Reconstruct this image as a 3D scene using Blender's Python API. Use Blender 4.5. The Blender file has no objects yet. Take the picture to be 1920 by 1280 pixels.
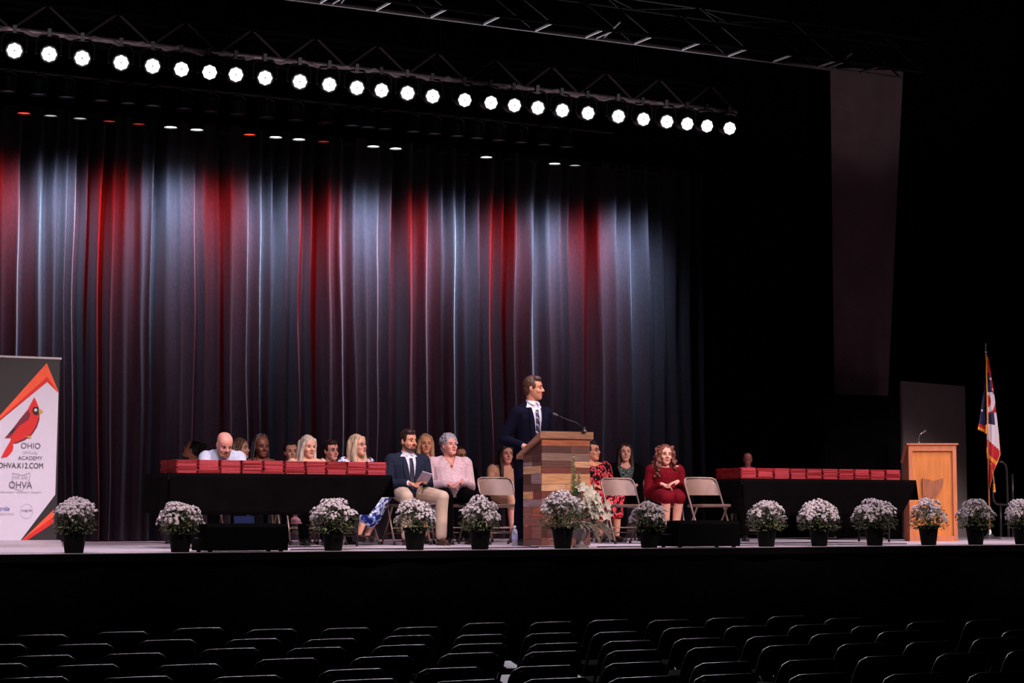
import bpy, bmesh, math, random
from mathutils import Vector, Matrix, noise, geometry
random.seed(7)
S = bpy.context.scene
COL = S.collection
PI = math.pi
R = math.radians

# ------------------------------------------------------------------ camera, world, lights, exposure
YAW, PITCH, FPX = R(27.9), R(5.0), 3700.0
CAMZ, DECK, EDGE = 1.745, 1.40, 17.16
cd = bpy.data.cameras.new('camera')
cam = bpy.data.objects.new('camera', cd)
COL.objects.link(cam)
cam.location = (0, 0, CAMZ)
cam.rotation_euler = (R(90) + PITCH, 0, -YAW)
cd.sensor_width = 36
cd.lens = FPX / 1920 * 36
cd.clip_end = 200
S.camera = cam
S.view_settings.view_transform = 'Standard'
S.view_settings.look = 'None'
S.view_settings.exposure = 0.0
S.view_settings.gamma = 1.0
S.view_settings.use_curve_mapping = False
S.cycles.use_denoising = True
S.cycles.max_bounces = 6
S.cycles.sample_clamp_indirect = 4.0
w = bpy.data.worlds.new('world')
S.world = w
w.use_nodes = True
w.node_tree.nodes['Background'].inputs[0].default_value = (0.9, 0.75, 0.85, 1)
w.node_tree.nodes['Background'].inputs[1].default_value = 0.0012


def lamp(name, kind, loc, target, energy, color, size=0.2, spot=60, blend=0.6):
    l = bpy.data.lights.new(name, kind)
    l.energy = energy
    l.color = color
    if kind == 'SPOT':
        l.spot_size = R(spot)
        l.spot_blend = blend
        l.shadow_soft_size = size
    o = bpy.data.objects.new(name, l)
    COL.objects.link(o)
    o.location = loc
    o.rotation_euler = (Vector(target) - Vector(loc)).to_track_quat('-Z', 'Y').to_euler()
    return o


def gaussian_beam(o, sigma):
    """soft-edged beam: the lamp's strength falls off as a bell curve of the angle from its axis"""
    l = o.data
    l.use_nodes = True
    nt = l.node_tree
    em = [n for n in nt.nodes if n.type == 'EMISSION'][0]
    tc = nt.nodes.new('ShaderNodeTexCoord')
    sp = nt.nodes.new('ShaderNodeSeparateXYZ')
    nt.links.new(tc.outputs['Normal'], sp.inputs[0])
    prev = sp.outputs['Z']
    for op, v in (('ABSOLUTE', None), ('MINIMUM', 1.0), ('ARCCOSINE', None), ('DIVIDE', sigma), ('POWER', 2.0), ('MULTIPLY', -.5), ('EXPONENT', None)):
        m = nt.nodes.new('ShaderNodeMath')
        m.operation = op
        nt.links.new(prev, m.inputs[0])
        if v is not None:
            m.inputs[1].default_value = v
        prev = m.outputs[0]
    nt.links.new(prev, em.inputs['Strength'])


# front-of-house spots high over the audience, crossing over the front of the stage
for _i, _x in enumerate((4.4, 6.6, 8.8, 11.0, 13.2, 15.4, 17.6, 19.8)):
    _d = -3.0 if _i % 2 == 0 else 5.5
    lamp('house_spot', 'SPOT', (_x + _d, 6.0, 11.3), (_x, 19.3, 1.98), 5700, (1.0, .81, .86) if _d < 0 else (1.0, .80, .76), .2, 17.6, .4)
# added fill lamps, no real fixtures, brightening the trusses and the side drape
for _x in (1.5, 4.5, 7.5, 10.5, 13.5, 16.5):
    lamp('added_low_fill', 'SPOT', (_x + 1.5, 9.5, 2.6), (_x + 3.2, 18.0, 6.7), 1100, (1.0, .84, .86), .15, 19, .7)
# overhead spots on the lit truss, pointing down on the deck
for _i in range(8):
    _x = 4.0 + 1.9 * _i
    lamp('truss_spot', 'SPOT', (_x, 18.3, 5.75), (_x + .2, 19.2, 1.4), 300, (.95, .82, 1.0), .12, 75, .8)


# ------------------------------------------------------------------ pixel helpers
_f = Vector((math.sin(YAW) * math.cos(PITCH), math.cos(YAW) * math.cos(PITCH), math.sin(PITCH)))
_r = Vector((math.cos(YAW), -math.sin(YAW), 0))
_u = _r.cross(_f)
CAM = Vector((0, 0, CAMZ))


def at(px, py, Y):
    d = _r * ((px - 960) / FPX) + _u * ((640 - py) / FPX) + _f
    return CAM + d * (Y / d.y)


def xat(px, Y, z):
    k = (px - 960) / FPX
    v = _r - _f * k
    return -(Y * v.y + (z - CAMZ) * v.z) / v.x


def onz(px, py, z):
    d = _r * ((px - 960) / FPX) + _u * ((640 - py) / FPX) + _f
    return CAM + d * ((z - CAMZ) / d.z)


# ------------------------------------------------------------------ materials
def lin(c):
    return tuple(((x / 255) / 12.92 if x / 255 <= .04045 else ((x / 255 + .055) / 1.055) ** 2.4) for x in c) + (1,)


MATS = {}


def mat(name, col, rough=.6, metal=0., var=.12, scale=12., stretch=(1, 1, 1), bump=0., sheen=0., spec=.5, emit=None, es=0., trans=0., coat=0.):
    if name in MATS:
        return MATS[name]
    m = bpy.data.materials.new(name)
    m.use_nodes = True
    nt = m.node_tree
    b = nt.nodes['Principled BSDF']
    c = lin(col)
    b.inputs['Base Color'].default_value = c
    b.inputs['Roughness'].default_value = rough
    b.inputs['Metallic'].default_value = metal
    b.inputs['Specular IOR Level'].default_value = spec
    b.inputs['Sheen Weight'].default_value = sheen
    b.inputs['Coat Weight'].default_value = coat
    b.inputs['Transmission Weight'].default_value = trans
    if emit:
        b.inputs['Emission Color'].default_value = tuple(emit) + (1,)
        b.inputs['Emission Strength'].default_value = es
    if var or bump:
        tc = nt.nodes.new('ShaderNodeTexCoord')
        mp = nt.nodes.new('ShaderNodeMapping')
        mp.inputs['Scale'].default_value = stretch
        nz = nt.nodes.new('ShaderNodeTexNoise')
        nz.inputs['Scale'].default_value = scale
        nz.inputs['Detail'].default_value = 4
        nt.links.new(tc.outputs['Object'], mp.inputs['Vector'])
        nt.links.new(mp.outputs['Vector'], nz.inputs['Vector'])
        if var:
            rp = nt.nodes.new('ShaderNodeValToRGB')
            rp.color_ramp.elements[0].position = .3
            rp.color_ramp.elements[1].position = .7
            rp.color_ramp.elements[0].color = tuple(max(0, x * (1 - var)) for x in c[:3]) + (1,)
            rp.color_ramp.elements[1].color = tuple(min(1, x * (1 + var)) for x in c[:3]) + (1,)
            nt.links.new(nz.outputs['Fac'], rp.inputs['Fac'])
            nt.links.new(rp.outputs['Color'], b.inputs['Base Color'])
        if bump:
            bp = nt.nodes.new('ShaderNodeBump')
            bp.inputs['Strength'].default_value = bump
            bp.inputs['Distance'].default_value = .01
            nt.links.new(nz.outputs['Fac'], bp.inputs['Height'])
            nt.links.new(bp.outputs['Normal'], b.inputs['Normal'])
    MATS[name] = m
    return m


def floral(name, stops, scale=18., rough=.8):
    """printed fabric: voronoi cells through a stepped colour ramp"""
    m = bpy.data.materials.new(name)
    m.use_nodes = True
    nt = m.node_tree
    b = nt.nodes['Principled BSDF']
    b.inputs['Roughness'].default_value = rough
    b.inputs['Specular IOR Level'].default_value = .1
    tc = nt.nodes.new('ShaderNodeTexCoord')
    nz = nt.nodes.new('ShaderNodeTexNoise')
    nz.inputs['Scale'].default_value = scale
    nz.inputs['Detail'].default_value = 3
    nz.inputs['Distortion'].default_value = 1.2
    rp = nt.nodes.new('ShaderNodeValToRGB')
    rp.color_ramp.interpolation = 'CONSTANT'
    el = rp.color_ramp.elements
    while len(el) < len(stops):
        el.new(.5)
    for e, (p, c) in zip(el, stops):
        e.position = p
        e.color = lin(c)
    nt.links.new(tc.outputs['Object'], nz.inputs['Vector'])
    nt.links.new(nz.outputs['Fac'], rp.inputs['Fac'])
    nt.links.new(rp.outputs['Color'], b.inputs['Base Color'])
    return m


# ------------------------------------------------------------------ mesh helpers
def basis(d, ref=(0, 0, 1)):
    d = Vector(d).normalized()
    ref = Vector(ref)
    if abs(d.dot(ref)) > .97:
        ref = Vector((1, 0, 0))
    x = ref.cross(d).normalized()
    y = d.cross(x).normalized()
    return x, y, d


class MB:
    def __init__(self):
        self.bm = bmesh.new()
        self.mi = 0

    def _f(self, vs):
        try:
            f = self.bm.faces.new(vs)
            f.material_index = self.mi
            return f
        except ValueError:
            return None

    def box(self, c, s, M=None):
        c = Vector(c)
        v = []
        for dz in (-.5, .5):
            for dx, dy in ((-.5, -.5), (.5, -.5), (.5, .5), (-.5, .5)):
                p = Vector((dx * s[0], dy * s[1], dz * s[2]))
                if M:
                    p = M @ p
                v.append(self.bm.verts.new(c + p))
        for q in ((3, 2, 1, 0), (4, 5, 6, 7), (0, 1, 5, 4), (1, 2, 6, 5), (2, 3, 7, 6), (3, 0, 4, 7)):
            self._f([v[i] for i in q])
        return self

    def loft(self, rings, cap=True, closed=True):
        """rings: list of equal-length point lists"""
        V = [[self.bm.verts.new(p) for p in r] for r in rings]
        n = len(V[0])
        for a, b in zip(V, V[1:]):
            for i in range(n if closed else n - 1):
                j = (i + 1) % n
                self._f([a[i], a[j], b[j], b[i]])
        if cap:
            self._f(list(reversed(V[0])))
            self._f(V[-1])
        return self

    def tube(self, pts, r, n=8, cap=True):
        pts = [Vector(p) for p in pts]
        rs = r if isinstance(r, (list, tuple)) else [r] * len(pts)
        rings = []
        px = None
        for i, p in enumerate(pts):
            d = (pts[min(i + 1, len(pts) - 1)] - pts[max(i - 1, 0)])
            if d.length < 1e-9:
                d = Vector((0, 0, 1))
            d.normalize()
            if px is None:
                x, y, _ = basis(d)
            else:
                x = (px - d * px.dot(d))
                if x.length < 1e-6:
                    x, y, _ = basis(d)
                x = x.normalized()
                y = d.cross(x)
            px = x
            rings.append([p + (x * math.cos(2 * PI * k / n) + y * math.sin(2 * PI * k / n)) * rs[i] for k in range(n)])
        return self.loft(rings, cap)

    def lathe(self, prof, c=(0, 0, 0), n=20, M=None, cap=True):
        rings = []
        for r, z in prof:
            ring = []
            for k in range(n):
                p = Vector((r * math.cos(2 * PI * k / n), r * math.sin(2 * PI * k / n), z))
                if M:
                    p = M @ p
                ring.append(Vector(c) + p)
            rings.append(ring)
        return self.loft(rings, cap)

    def ball(self, c, r, M=None, n=12, m=8):
        if not isinstance(r, (tuple, list)):
            r = (r, r, r)
        rings = []
        for i in range(m + 1):
            t = -PI / 2 + PI * i / m
            cr = max(math.cos(t), .03)
            ring = []
            for k in range(n):
                p = Vector((r[0] * cr * math.cos(2 * PI * k / n), r[1] * cr * math.sin(2 * PI * k / n), r[2] * math.sin(t)))
                if M:
                    p = M @ p
                ring.append(Vector(c) + p)
            rings.append(ring)
        return self.loft(rings)

    def cap(self, p0, r0, p1, r1, n=12):
        """tapered capsule"""
        p0, p1 = Vector(p0), Vector(p1)
        x, y, d = basis(p1 - p0)
        rings = []
        for i in range(5):
            t = -PI / 2 + PI / 2 * i / 4
            rings.append((p0 + d * r0 * math.sin(t), max(math.cos(t), .05) * r0))
        for i in range(5):
            t = PI / 2 * i / 4
            rings.append((p1 + d * r1 * math.sin(t), max(math.cos(t), .05) * r1))
        self.loft([[c + (x * math.cos(2 * PI * k / n) + y * math.sin(2 * PI * k / n)) * r for k in range(n)] for c, r in rings])
        return self

    def chain(self, pts):
        for (a, ra), (b, rb) in zip(pts, pts[1:]):
            self.cap(a, ra, b, rb)
        return self

    def prism(self, poly, thick, O, ex, ey, en):
        """polygon (u,v) in plane O+u*ex+v*ey, extruded along en"""
        O, ex, ey, en = Vector(O), Vector(ex), Vector(ey), Vector(en)
        a = [O + ex * u + ey * v for u, v in poly]
        b = [p + en * thick for p in a]
        return self.loft([a, b])

    def build(self, name, mats, parent=None, smooth=True, angle=40):
        bm = self.bm
        bmesh.ops.recalc_face_normals(bm, faces=bm.faces)
        me = bpy.data.meshes.new(name)
        bm.to_mesh(me)
        bm.free()
        return link(name, me, mats, parent, smooth, angle)

    def remesh(self, name, mats, parent=None, voxel=.008, it=3, post=None):
        me = bpy.data.meshes.new(name)
        bmesh.ops.recalc_face_normals(self.bm, faces=self.bm.faces)
        self.bm.to_mesh(me)
        self.bm.free()
        ob = bpy.data.objects.new('temporary', me)
        COL.objects.link(ob)
        md = ob.modifiers.new('r', 'REMESH')
        md.mode = 'VOXEL'
        md.voxel_size = voxel
        if it:
            sm = ob.modifiers.new('s', 'SMOOTH')
            sm.factor = .5
            sm.iterations = it
        dg = bpy.context.evaluated_depsgraph_get()
        me2 = bpy.data.meshes.new_from_object(ob.evaluated_get(dg))
        bpy.data.objects.remove(ob)
        bpy.data.meshes.remove(me)
        me2.name = name
        if post:
            bm = bmesh.new()
            bm.from_mesh(me2)
            post(bm)
            bm.to_mesh(me2)
            bm.free()
        return link(name, me2, mats, parent, True, 180)


def link(name, me, mats, parent, smooth, angle=40):
    if len(me.materials):
        me.materials.clear()
    for m in (mats if isinstance(mats, (list, tuple)) else [mats]):
        me.materials.append(m)
    if smooth:
        for p in me.polygons:
            p.use_smooth = True
        if angle < 180:
            me.set_sharp_from_angle(angle=R(angle))
    o = bpy.data.objects.new(name, me)
    COL.objects.link(o)
    if parent:
        o.parent = parent
    return o


def tag(o, label, cat, group=None):
    o['label'] = label
    o['category'] = cat
    if group:
        o['group'] = group
    return o


def thing(name, label, cat, loc=(0, 0, 0), rotz=0., group=None):
    o = bpy.data.objects.new(name, None)
    COL.objects.link(o)
    o.empty_display_size = .1
    o.location = loc
    o.rotation_euler = (0, 0, rotz)
    return tag(o, label, cat, group)


def struct(o):
    o['kind'] = 'structure'
    return o


def kids(o):
    return [c for c in o.children]


def dup(o, parent=None):
    c = o.copy()
    COL.objects.link(c)
    c.parent = parent
    for ch in kids(o):
        dup(ch, c)
    return c


ORD = ('zeroth first second third fourth fifth sixth seventh eighth ninth tenth eleventh twelfth thirteenth fourteenth fifteenth '
       'sixteenth seventeenth eighteenth nineteenth twentieth twenty-first twenty-second twenty-third twenty-fourth twenty-fifth '
       'twenty-sixth twenty-seventh twenty-eighth twenty-ninth thirtieth').split()


def text_mesh(s, width, height=None, bold=0.):
    """outline of a word as a flat mesh centred on the origin in x/y, scaled to a width"""
    cu = bpy.data.curves.new('txt', 'FONT')
    cu.body = s
    cu.align_x = 'CENTER'
    cu.align_y = 'CENTER'
    cu.offset = bold
    cu.resolution_u = 4
    ob = bpy.data.objects.new('temporary', cu)
    COL.objects.link(ob)
    dg = bpy.context.evaluated_depsgraph_get()
    me = bpy.data.meshes.new_from_object(ob.evaluated_get(dg))
    bpy.data.objects.remove(ob)
    xs = [v.co.x for v in me.vertices]
    ys = [v.co.y for v in me.vertices]
    k = width / (max(xs) - min(xs))
    ky = k if height is None else height / (max(ys) - min(ys))
    cx, cy = (max(xs) + min(xs)) / 2, (max(ys) + min(ys)) / 2
    for v in me.vertices:
        v.co = Vector(((v.co.x - cx) * k, 0, (v.co.y - cy) * ky))
    return me


# ------------------------------------------------------------------ setting
black = mat('black_paint', (5, 4, 5), .9, var=.2, spec=.05)
black_cloth = mat('black_drape', (5, 4, 4), .95, var=.3, scale=4, spec=.02)
deck_m = mat('stage_deck_paint', (192, 178, 188), .55, var=.1, scale=3, stretch=(.3, 3, 1))
hall_floor = mat('hall_floor', (8, 6, 7), .8, var=.3, scale=2, spec=.05)
dark_wall = mat('dark_wall', (7, 5, 6), .95, var=.2, scale=2, spec=.03)

b = MB(); b.box((8, 14, -.05), (60, 40, .1)); struct(b.build('floor', hall_floor))
b = MB(); b.box((11, EDGE + 4.4, DECK - .03), (40, 8.8, .06)); struct(b.build('stage_deck', deck_m))
b = MB()
n = 260
ring = []
for i in range(n + 1):
    x = -9 + 40 * i / n
    yy = EDGE + .02 + .025 * math.sin(i * 1.3) + .015 * math.sin(i * .37)
    ring.append((x, yy))
V = [[Vector((x, y, 0.0)) for x, y in ring], [Vector((x, y - .0, DECK - .06)) for x, y in ring]]
b.loft([V[0], V[1]], cap=False, closed=False)
struct(b.build('stage_skirt', black_cloth))
b = MB(); b.box((11, EDGE - .025, DECK - .037), (40, .04, .07)); struct(b.build('trim_1', black, smooth=False))
b = MB(); b.box((11, 26.2, 5), (44, .2, 12)); struct(b.build('wall_back', dark_wall))
b = MB(); b.box((32, 14, 5), (.2, 40, 12)); struct(b.build('wall_right', dark_wall))
b = MB(); b.box((-13, 14, 5), (.2, 40, 12)); struct(b.build('wall_left', dark_wall))
b = MB(); b.box((8, 14, 12), (60, 40, .2)); struct(b.build('ceiling', dark_wall))

# ------------------------------------------------------------------ stage curtain
curtain_m = mat('grey_velvet', (50, 46, 51), .95, var=.15, scale=60, stretch=(1, 1, .3), bump=.1, spec=.05, sheen=.13)
curtain_m.node_tree.nodes['Principled BSDF'].inputs['Sheen Roughness'].default_value = .36
CY = 24.6
crest_px = [-160, -128, -95, -60, -28, 2, 30, 68, 97, 118, 133, 158, 184, 208, 230, 262, 282, 312, 340, 362, 380, 408, 432, 463, 486, 506, 536, 560,
            583, 614, 636, 662, 684, 706, 730, 768, 800, 828, 850, 872, 900, 920, 941, 965, 998, 1030, 1052, 1066, 1092, 1126, 1155,
            1182, 1215, 1242, 1268, 1296, 1325]
crest = [xat(p, CY, 4.6) for p in crest_px]
rnd = random.Random(3)
amps = [min(.3, .85 * (c1 - c0)) * rnd.choice((.35, .7, 1.0, 1.35)) for c0, c1 in zip(crest, crest[1:])]
vs = [rnd.uniform(.32, .68) for _ in amps]
cols = []
for i, (c0, c1) in enumerate(zip(crest, crest[1:])):
    for k in range(12):
        cols.append((i, k / 12))
zs = [DECK + .01 + (9.6 - DECK) * (j / 46) for j in range(47)]
b = MB()
rings = []
for z in zs:
    h = (z - DECK) / 8.2
    row = []
    for i, t in cols:
        c0, c1 = crest[i], crest[i + 1]
        v = vs[i]
        tt = .5 * t / v if t < v else .5 + .5 * (t - v) / (1 - v)
        a = amps[i] * (1.05 - .25 * h)
        d = a * math.sin(PI * tt) ** 1.25
        x = c0 + (c1 - c0) * t
        wob = .05 * noise.noise(Vector((x * 1.3, 7.1, z * .35))) + .02 * noise.noise(Vector((x * 5, 2.1, z * .8)))
        dep = .05 * noise.noise(Vector((x * 4, 1.7, z * .4))) + .006 * noise.noise(Vector((x * 16, 3.3, z * .2)))
        row.append(Vector((x + wob + .03 * (1 - h) ** 2, CY + d + dep, z)))
    rings.append(row)
b.loft(rings, cap=False, closed=False)
cu = b.build('stage_curtain', curtain_m, angle=180)
tag(cu, 'tall pleated grey stage curtain washed with red and blue-white light', 'curtain')

# dark drapes: border above, wing legs at the right
def drape(name, x0, x1, y0, y1, z0, z1, m, label, fold=.25, amp=.06, taper=None):
    b = MB()
    L = math.hypot(x1 - x0, y1 - y0)
    nn = max(12, int(L / fold * 8))
    rr = []
    for j in range(13):
        z = z0 + (z1 - z0) * j / 12
        row = []
        for i in range(nn + 1):
            t = i / nn
            e = amp * math.sin(2 * PI * t * L / fold) + amp * .5 * noise.noise(Vector((t * L * 3, z * .3, y0)))
            nx, ny = -(y1 - y0) / L, (x1 - x0) / L
            k = 1.0 if taper is None else taper(j / 12)
            row.append(Vector((x0 + (x1 - x0) * t * k + nx * e, y0 + (y1 - y0) * t * k + ny * e, z)))
        rr.append(row)
    b.loft(rr, cap=False, closed=False)
    return tag(b.build(name, m, angle=180), label, 'curtain')


drape('border_curtain', 0, xat(1316, 23.4, 6.4), 23.4, 23.4, 6.63, 9.6, black_cloth, 'black border drape hanging above the row of curtain downlights')
drape('wing_curtain', xat(1322, 23.8, 3), xat(1560, 23.2, 3), 23.8, 23.2, DECK + .01, 9.6, black_cloth, 'black wing drape at the right edge of the grey stage curtain')
mauve = mat('mauve_drape', (92, 74, 78), .95, var=.15, scale=3, sheen=.1, spec=.1)
X0 = xat(1562, 22.6, 5)
X1 = xat(1693, 22.3, 9.0)
drape('side_drape', X0, X1, 22.6, 22.3, DECK + .01, at(1625, 128, 22.4).z, mauve, 'dim mauve side drape narrowing downwards right of the stage', .5, .03,
      taper=lambda h: .60 + .40 * h)
# added black screen that darkens the foot of the side drape
_sy = 21.9
_sx0, _sx1, _sh = xat(1546, _sy, 2.4), xat(1690, _sy, 2.4), at(1620, 742, _sy).z - DECK
ms = thing('added_dark_screen', 'added low black screen behind the right table darkening the foot of the side drape', 'screen', ((_sx0 + _sx1) / 2, _sy, DECK + .001))
_w = _sx1 - _sx0
b = MB(); b.loft([[Vector((-_w / 2 + _w * i / 60, .012 * math.sin(i * 1.1), z)) for i in range(61)] for z in (.04, _sh * .5, _sh)], cap=False, closed=False); b.build('cloth', black_cloth, ms, angle=180)
for _s in (-1, 1):
    b = MB(); b.tube([(_s * _w / 2, .05, .02), (_s * _w / 2, .05, _sh)], .018); b.build('pole', black, ms)
    b = MB(); b.box((_s * _w / 2, .05, .008), (.3, .3, .016)); b.build('base', black, ms, smooth=False)
b = MB(); b.tube([(-_w / 2, .05, _sh), (_w / 2, .05, _sh)], .016); b.build('crossbar', black, ms)
Xp0, Xp1 = xat(1694, 22.9, 3), xat(1812, 23.4, 3)
greyw = mat('grey_panel', (112, 100, 100), .9, var=.1, scale=2)
ft = thing('scenery_flat', 'dim grey panel standing behind the pine lectern', 'panel', (Xp0, 22.9, DECK))
zt = at(1694, 714, 22.9).z - DECK
L = math.hypot(Xp1 - Xp0, .5); ang = math.atan2(.5, Xp1 - Xp0)
b = MB(); b.box((L / 2, .03, zt / 2), (L, .04, zt)); b.build('panel', greyw, ft, smooth=False)
b = MB(); b.box((.05, .09, zt / 2), (.06, .06, zt)); b.box((L - .05, .09, zt / 2), (.06, .06, zt)); b.box((L / 2, .09, zt - .1), (L, .05, .06)); b.build('frame', black, ft, smooth=False)
ft.rotation_euler[2] = ang

# ------------------------------------------------------------------ trusses and lights
alu = mat('truss_metal', (150, 135, 140), .45, .8, var=.15)
blk_metal = mat('black_metal', (22, 21, 23), .45, .3, var=.15)
lens_w = mat('lit_white_lens', (255, 250, 255), .3, var=0, emit=(.93, .90, 1.0), es=5)
dn_w = mat('lit_white_downlight', (255, 255, 255), .3, var=0, emit=(.9, .97, 1.0), es=9)
dn_wd = mat('dim_white_downlight', (255, 255, 255), .3, var=0, emit=(.9, .97, 1.0), es=.5)
dn_r = mat('lit_red_downlight', (255, 60, 50), .3, var=0, emit=(1, .06, .04), es=1.6)
dn_rd = mat('dim_red_downlight', (255, 60, 50), .3, var=0, emit=(1, .08, .06), es=.25)


truss_dim = mat('dimmed_truss_metal', (50, 42, 44), .7, .2, var=.2, spec=.2)  # truss metal darkened in colour where little light reaches it
truss_dark = mat('unlit_truss_metal', (4, 3, 3), .8, var=.2, spec=.05)  # same metal painted near black for the bars left in shade


def truss(name, label, p0, p1, size, pitch, r, chord_m, web_m):
    """box truss from p0 to p1 along its lit bottom chord, four chords, zigzag webbing and hanging cables"""
    p0, p1 = Vector(p0), Vector(p1)
    t = thing(name, label, 'truss', (p0 + p1) / 2)
    L = (p1 - p0).length
    sy = abs(size) * (1 if size > 0 else -1)
    sz_ = abs(size)
    for (dy, dz) in ((0, 0), (sy, 0), (0, sz_), (sy, sz_)):
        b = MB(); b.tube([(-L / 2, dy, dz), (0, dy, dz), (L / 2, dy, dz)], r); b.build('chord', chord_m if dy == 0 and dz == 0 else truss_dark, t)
    nb = int(L / pitch)
    for q, (a, c) in enumerate((((0, 0), (0, sz_)), ((sy, 0), (sy, sz_)), ((0, 0), (sy, 0)), ((0, sz_), (sy, sz_)))):
        b = MB()
        for i in range(nb):
            xa, xb = -L / 2 + L * i / nb, -L / 2 + L * (i + 1) / nb
            if size < 0 and q == 2:
                b.bm.free()
                b = MB()
                if i % 5 != 2:
                    b.tube([(xa, a[0], a[1]), (xa, c[0], c[1])], r * .8, 6)
                else:
                    b.tube([(xa + .12, a[0], a[1]), (xa + .12, c[0], c[1])], r * .5, 6)
                    b.build('strut', web_m, t)
                    b = MB()
                    b.tube([(xa + .2, a[0], a[1]), (xa + .2, c[0], c[1] + .1)], r * .5, 6)
                if i % 5 == 2:
                    b.build('strut', web_m, t)
                    b = MB()
                    b.tube([(xa, a[0], a[1]), (xa, c[0], c[1])], r * .8, 6)
                b.build('strut', web_m, t)
                b = MB()
                continue
            s, e = (a, c) if i % 2 == 0 else (c, a)
            b.tube([(xa, s[0], s[1]), (xb, e[0], e[1])], r * .5, 6)
        if not b.bm.verts:
            continue
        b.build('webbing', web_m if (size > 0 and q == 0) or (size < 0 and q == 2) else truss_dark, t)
    for i in range(4):
        x = -L / 2 + L * (i + .5) / 4
        b = MB(); b.tube([(x - .06, sy / 2, sz_ + .3), (x, sy / 2, sz_ + .6), (x, sy / 2, 11.9 - p0.z)], .012, 6); b.tube([(x, 0, sz_), (x - .06, sy / 2, sz_ + .3), (x, sy, sz_)], .012, 6)
        b.build('hanging_cable', truss_dark, t)
    return t


LY = 18.0
led_px = [(27, 95), (92, 101.5), (154, 109), (227, 117.5), (286, 124), (340, 130), (393, 135.5), (442, 140), (497, 146), (562, 153), (617, 158.5), (669, 164.5),
          (715, 169.5), (764, 174.5), (811, 180.5), (871, 187.5), (920, 192.5), (964, 197.5), (1008, 202), (1054, 207), (1102, 212), (1159, 218), (1206, 223.5),
          (1250, 228), (1288, 232), (1325, 236), (1367.5, 240.5)]
LZ = at(700, 167.8, LY).z
tb = at(633, 123, LY + .02).z
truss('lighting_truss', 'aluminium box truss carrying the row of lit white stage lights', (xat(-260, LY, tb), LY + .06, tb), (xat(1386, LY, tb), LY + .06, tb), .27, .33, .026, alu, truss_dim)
t2z = at(1040, 62, 17.0).z
_lt = [o for o in COL.objects if o.name == 'lighting_truss'][0]
b = MB()
_L = xat(1386, LY, tb) - xat(-260, LY, tb)
b.tube([(-_L / 2 + _L * i / 160, -.01 + .012 * math.sin(i * 1.7), -.012 + .016 * math.sin(i * .9) + .010 * math.sin(i * 2.3)) for i in range(161)], .02, 6)
b.build('cable_loom', mat('grey_cable_loom', (120, 108, 114), .7, var=.5, scale=6), _lt, angle=180)
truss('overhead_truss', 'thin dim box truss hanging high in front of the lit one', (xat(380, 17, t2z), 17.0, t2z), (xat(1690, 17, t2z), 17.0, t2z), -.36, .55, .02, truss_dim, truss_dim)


def make_par(first):
    """stage light aimed along -Y and down a little; origin at the lens centre"""
    t = thing('stage_light', '', 'stage light', (0, 0, 0))
    Mx = Matrix.Rotation(R(90), 3, 'X')
    b = MB(); b.lathe([(.05, -.22), (.07, -.19), (.082, -.02), (.082, .012), (.074, .012), (.074, -.004)], n=20, M=Mx, cap=True); b.build('housing', blk_metal, t)
    b = MB()
    # lobed ring of diodes with a small dark hub
    nn = 48
    o_ = [Vector(((.066 + .0035 * math.cos(8 * a)) * math.cos(a), -.014, (.066 + .0035 * math.cos(8 * a)) * math.sin(a))) for a in [2 * PI * k / nn for k in range(nn)]]
    i_ = [Vector((.0075 * math.cos(a), -.016, .0075 * math.sin(a))) for a in [2 * PI * k / nn for k in range(nn)]]
    b.loft([o_, i_], cap=False); b.build('lens', lens_w, t)
    b = MB(); b.ball((0, -.012, 0), .007, n=10, m=4); b.build('hub', blk_metal, t)
    b = MB()
    b.tube([(-.115, .06, 0), (-.115, .06, .12), (-.08, .06, .165), (0, .06, .17), (.08, .06, .165), (.115, .06, .12), (.115, .06, 0)], .009, 6)
    b.tube([(-.1, .06, 0), (-.12, .06, 0)], .014, 6); b.tube([(.1, .06, 0), (.12, .06, 0)], .014, 6)
    b.build('yoke', blk_metal, t)
    b = MB(); b.box((0, .06, .20), (.035, .05, .075)); b.build('clamp', blk_metal, t, smooth=False)
    return t


par = make_par(True)
for i, (px, py) in enumerate(led_px):
    o = par if i == 0 else dup(par)
    p = at(px, py, LY)
    o.location = (p.x, LY, p.z)
    o.rotation_euler = (R(random.uniform(10, 16)), 0, -R(14 + random.uniform(-5, 5)))
    lamp('stage_light_beam', 'SPOT', (p.x - .01, LY - .06, p.z - .01), (p.x - .25, LY - 1.0, p.z - .3), 45, (.93, .9, 1.0), .06, 130, .5)
    tag(o, f'lit white stage light, {ORD[i + 1]} from the left on the front truss', 'stage light', 'lit white stage lights in a row under the truss')

# batten of downlights washing the curtain
BY = 24.02
BZ = at(560, 262, BY).z
b = MB(); b.tube([(xat(-200, BY, BZ) - .5, BY, BZ + .26), (xat(600, BY, BZ), BY, BZ + .26), (xat(1260, BY, BZ), BY, BZ + .26)], .024)
bt = tag(b.build('pipe_batten', blk_metal), 'black pipe batten running above the curtain downlights', 'pipe')
dl_px = [-5, 45, 95, 150, 205, 260, 320, 369, 418, 468, 517, 560.5, 607, 655, 700, 742, 786, 829, 871, 912, 952, 995, 1040, 1078, 1117, 1155, 1193, 1230]
dl_col = 'RRWWRRWWRRWWRRWWRRWWRRWWRRWW'
dl_str = {45: 1, 95: 3, 150: 3, 205: 2, 260: 2, 320: 0, 369: 0, 418: 4, 468: 1, 517: 0, 560.5: 0, 607: 2, 655: 4, 700: 0, 742: 0, 786: 4, 829: 4, 871: 4, 912: 0, 952: 4, 995: 4, 1040: 0,
          1078: 3, 1117: 4, 1155: 4, 1193: 4, 1230: 4}
lens_off = mat('dark_downlight', (30, 28, 30), .3, var=0)


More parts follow.
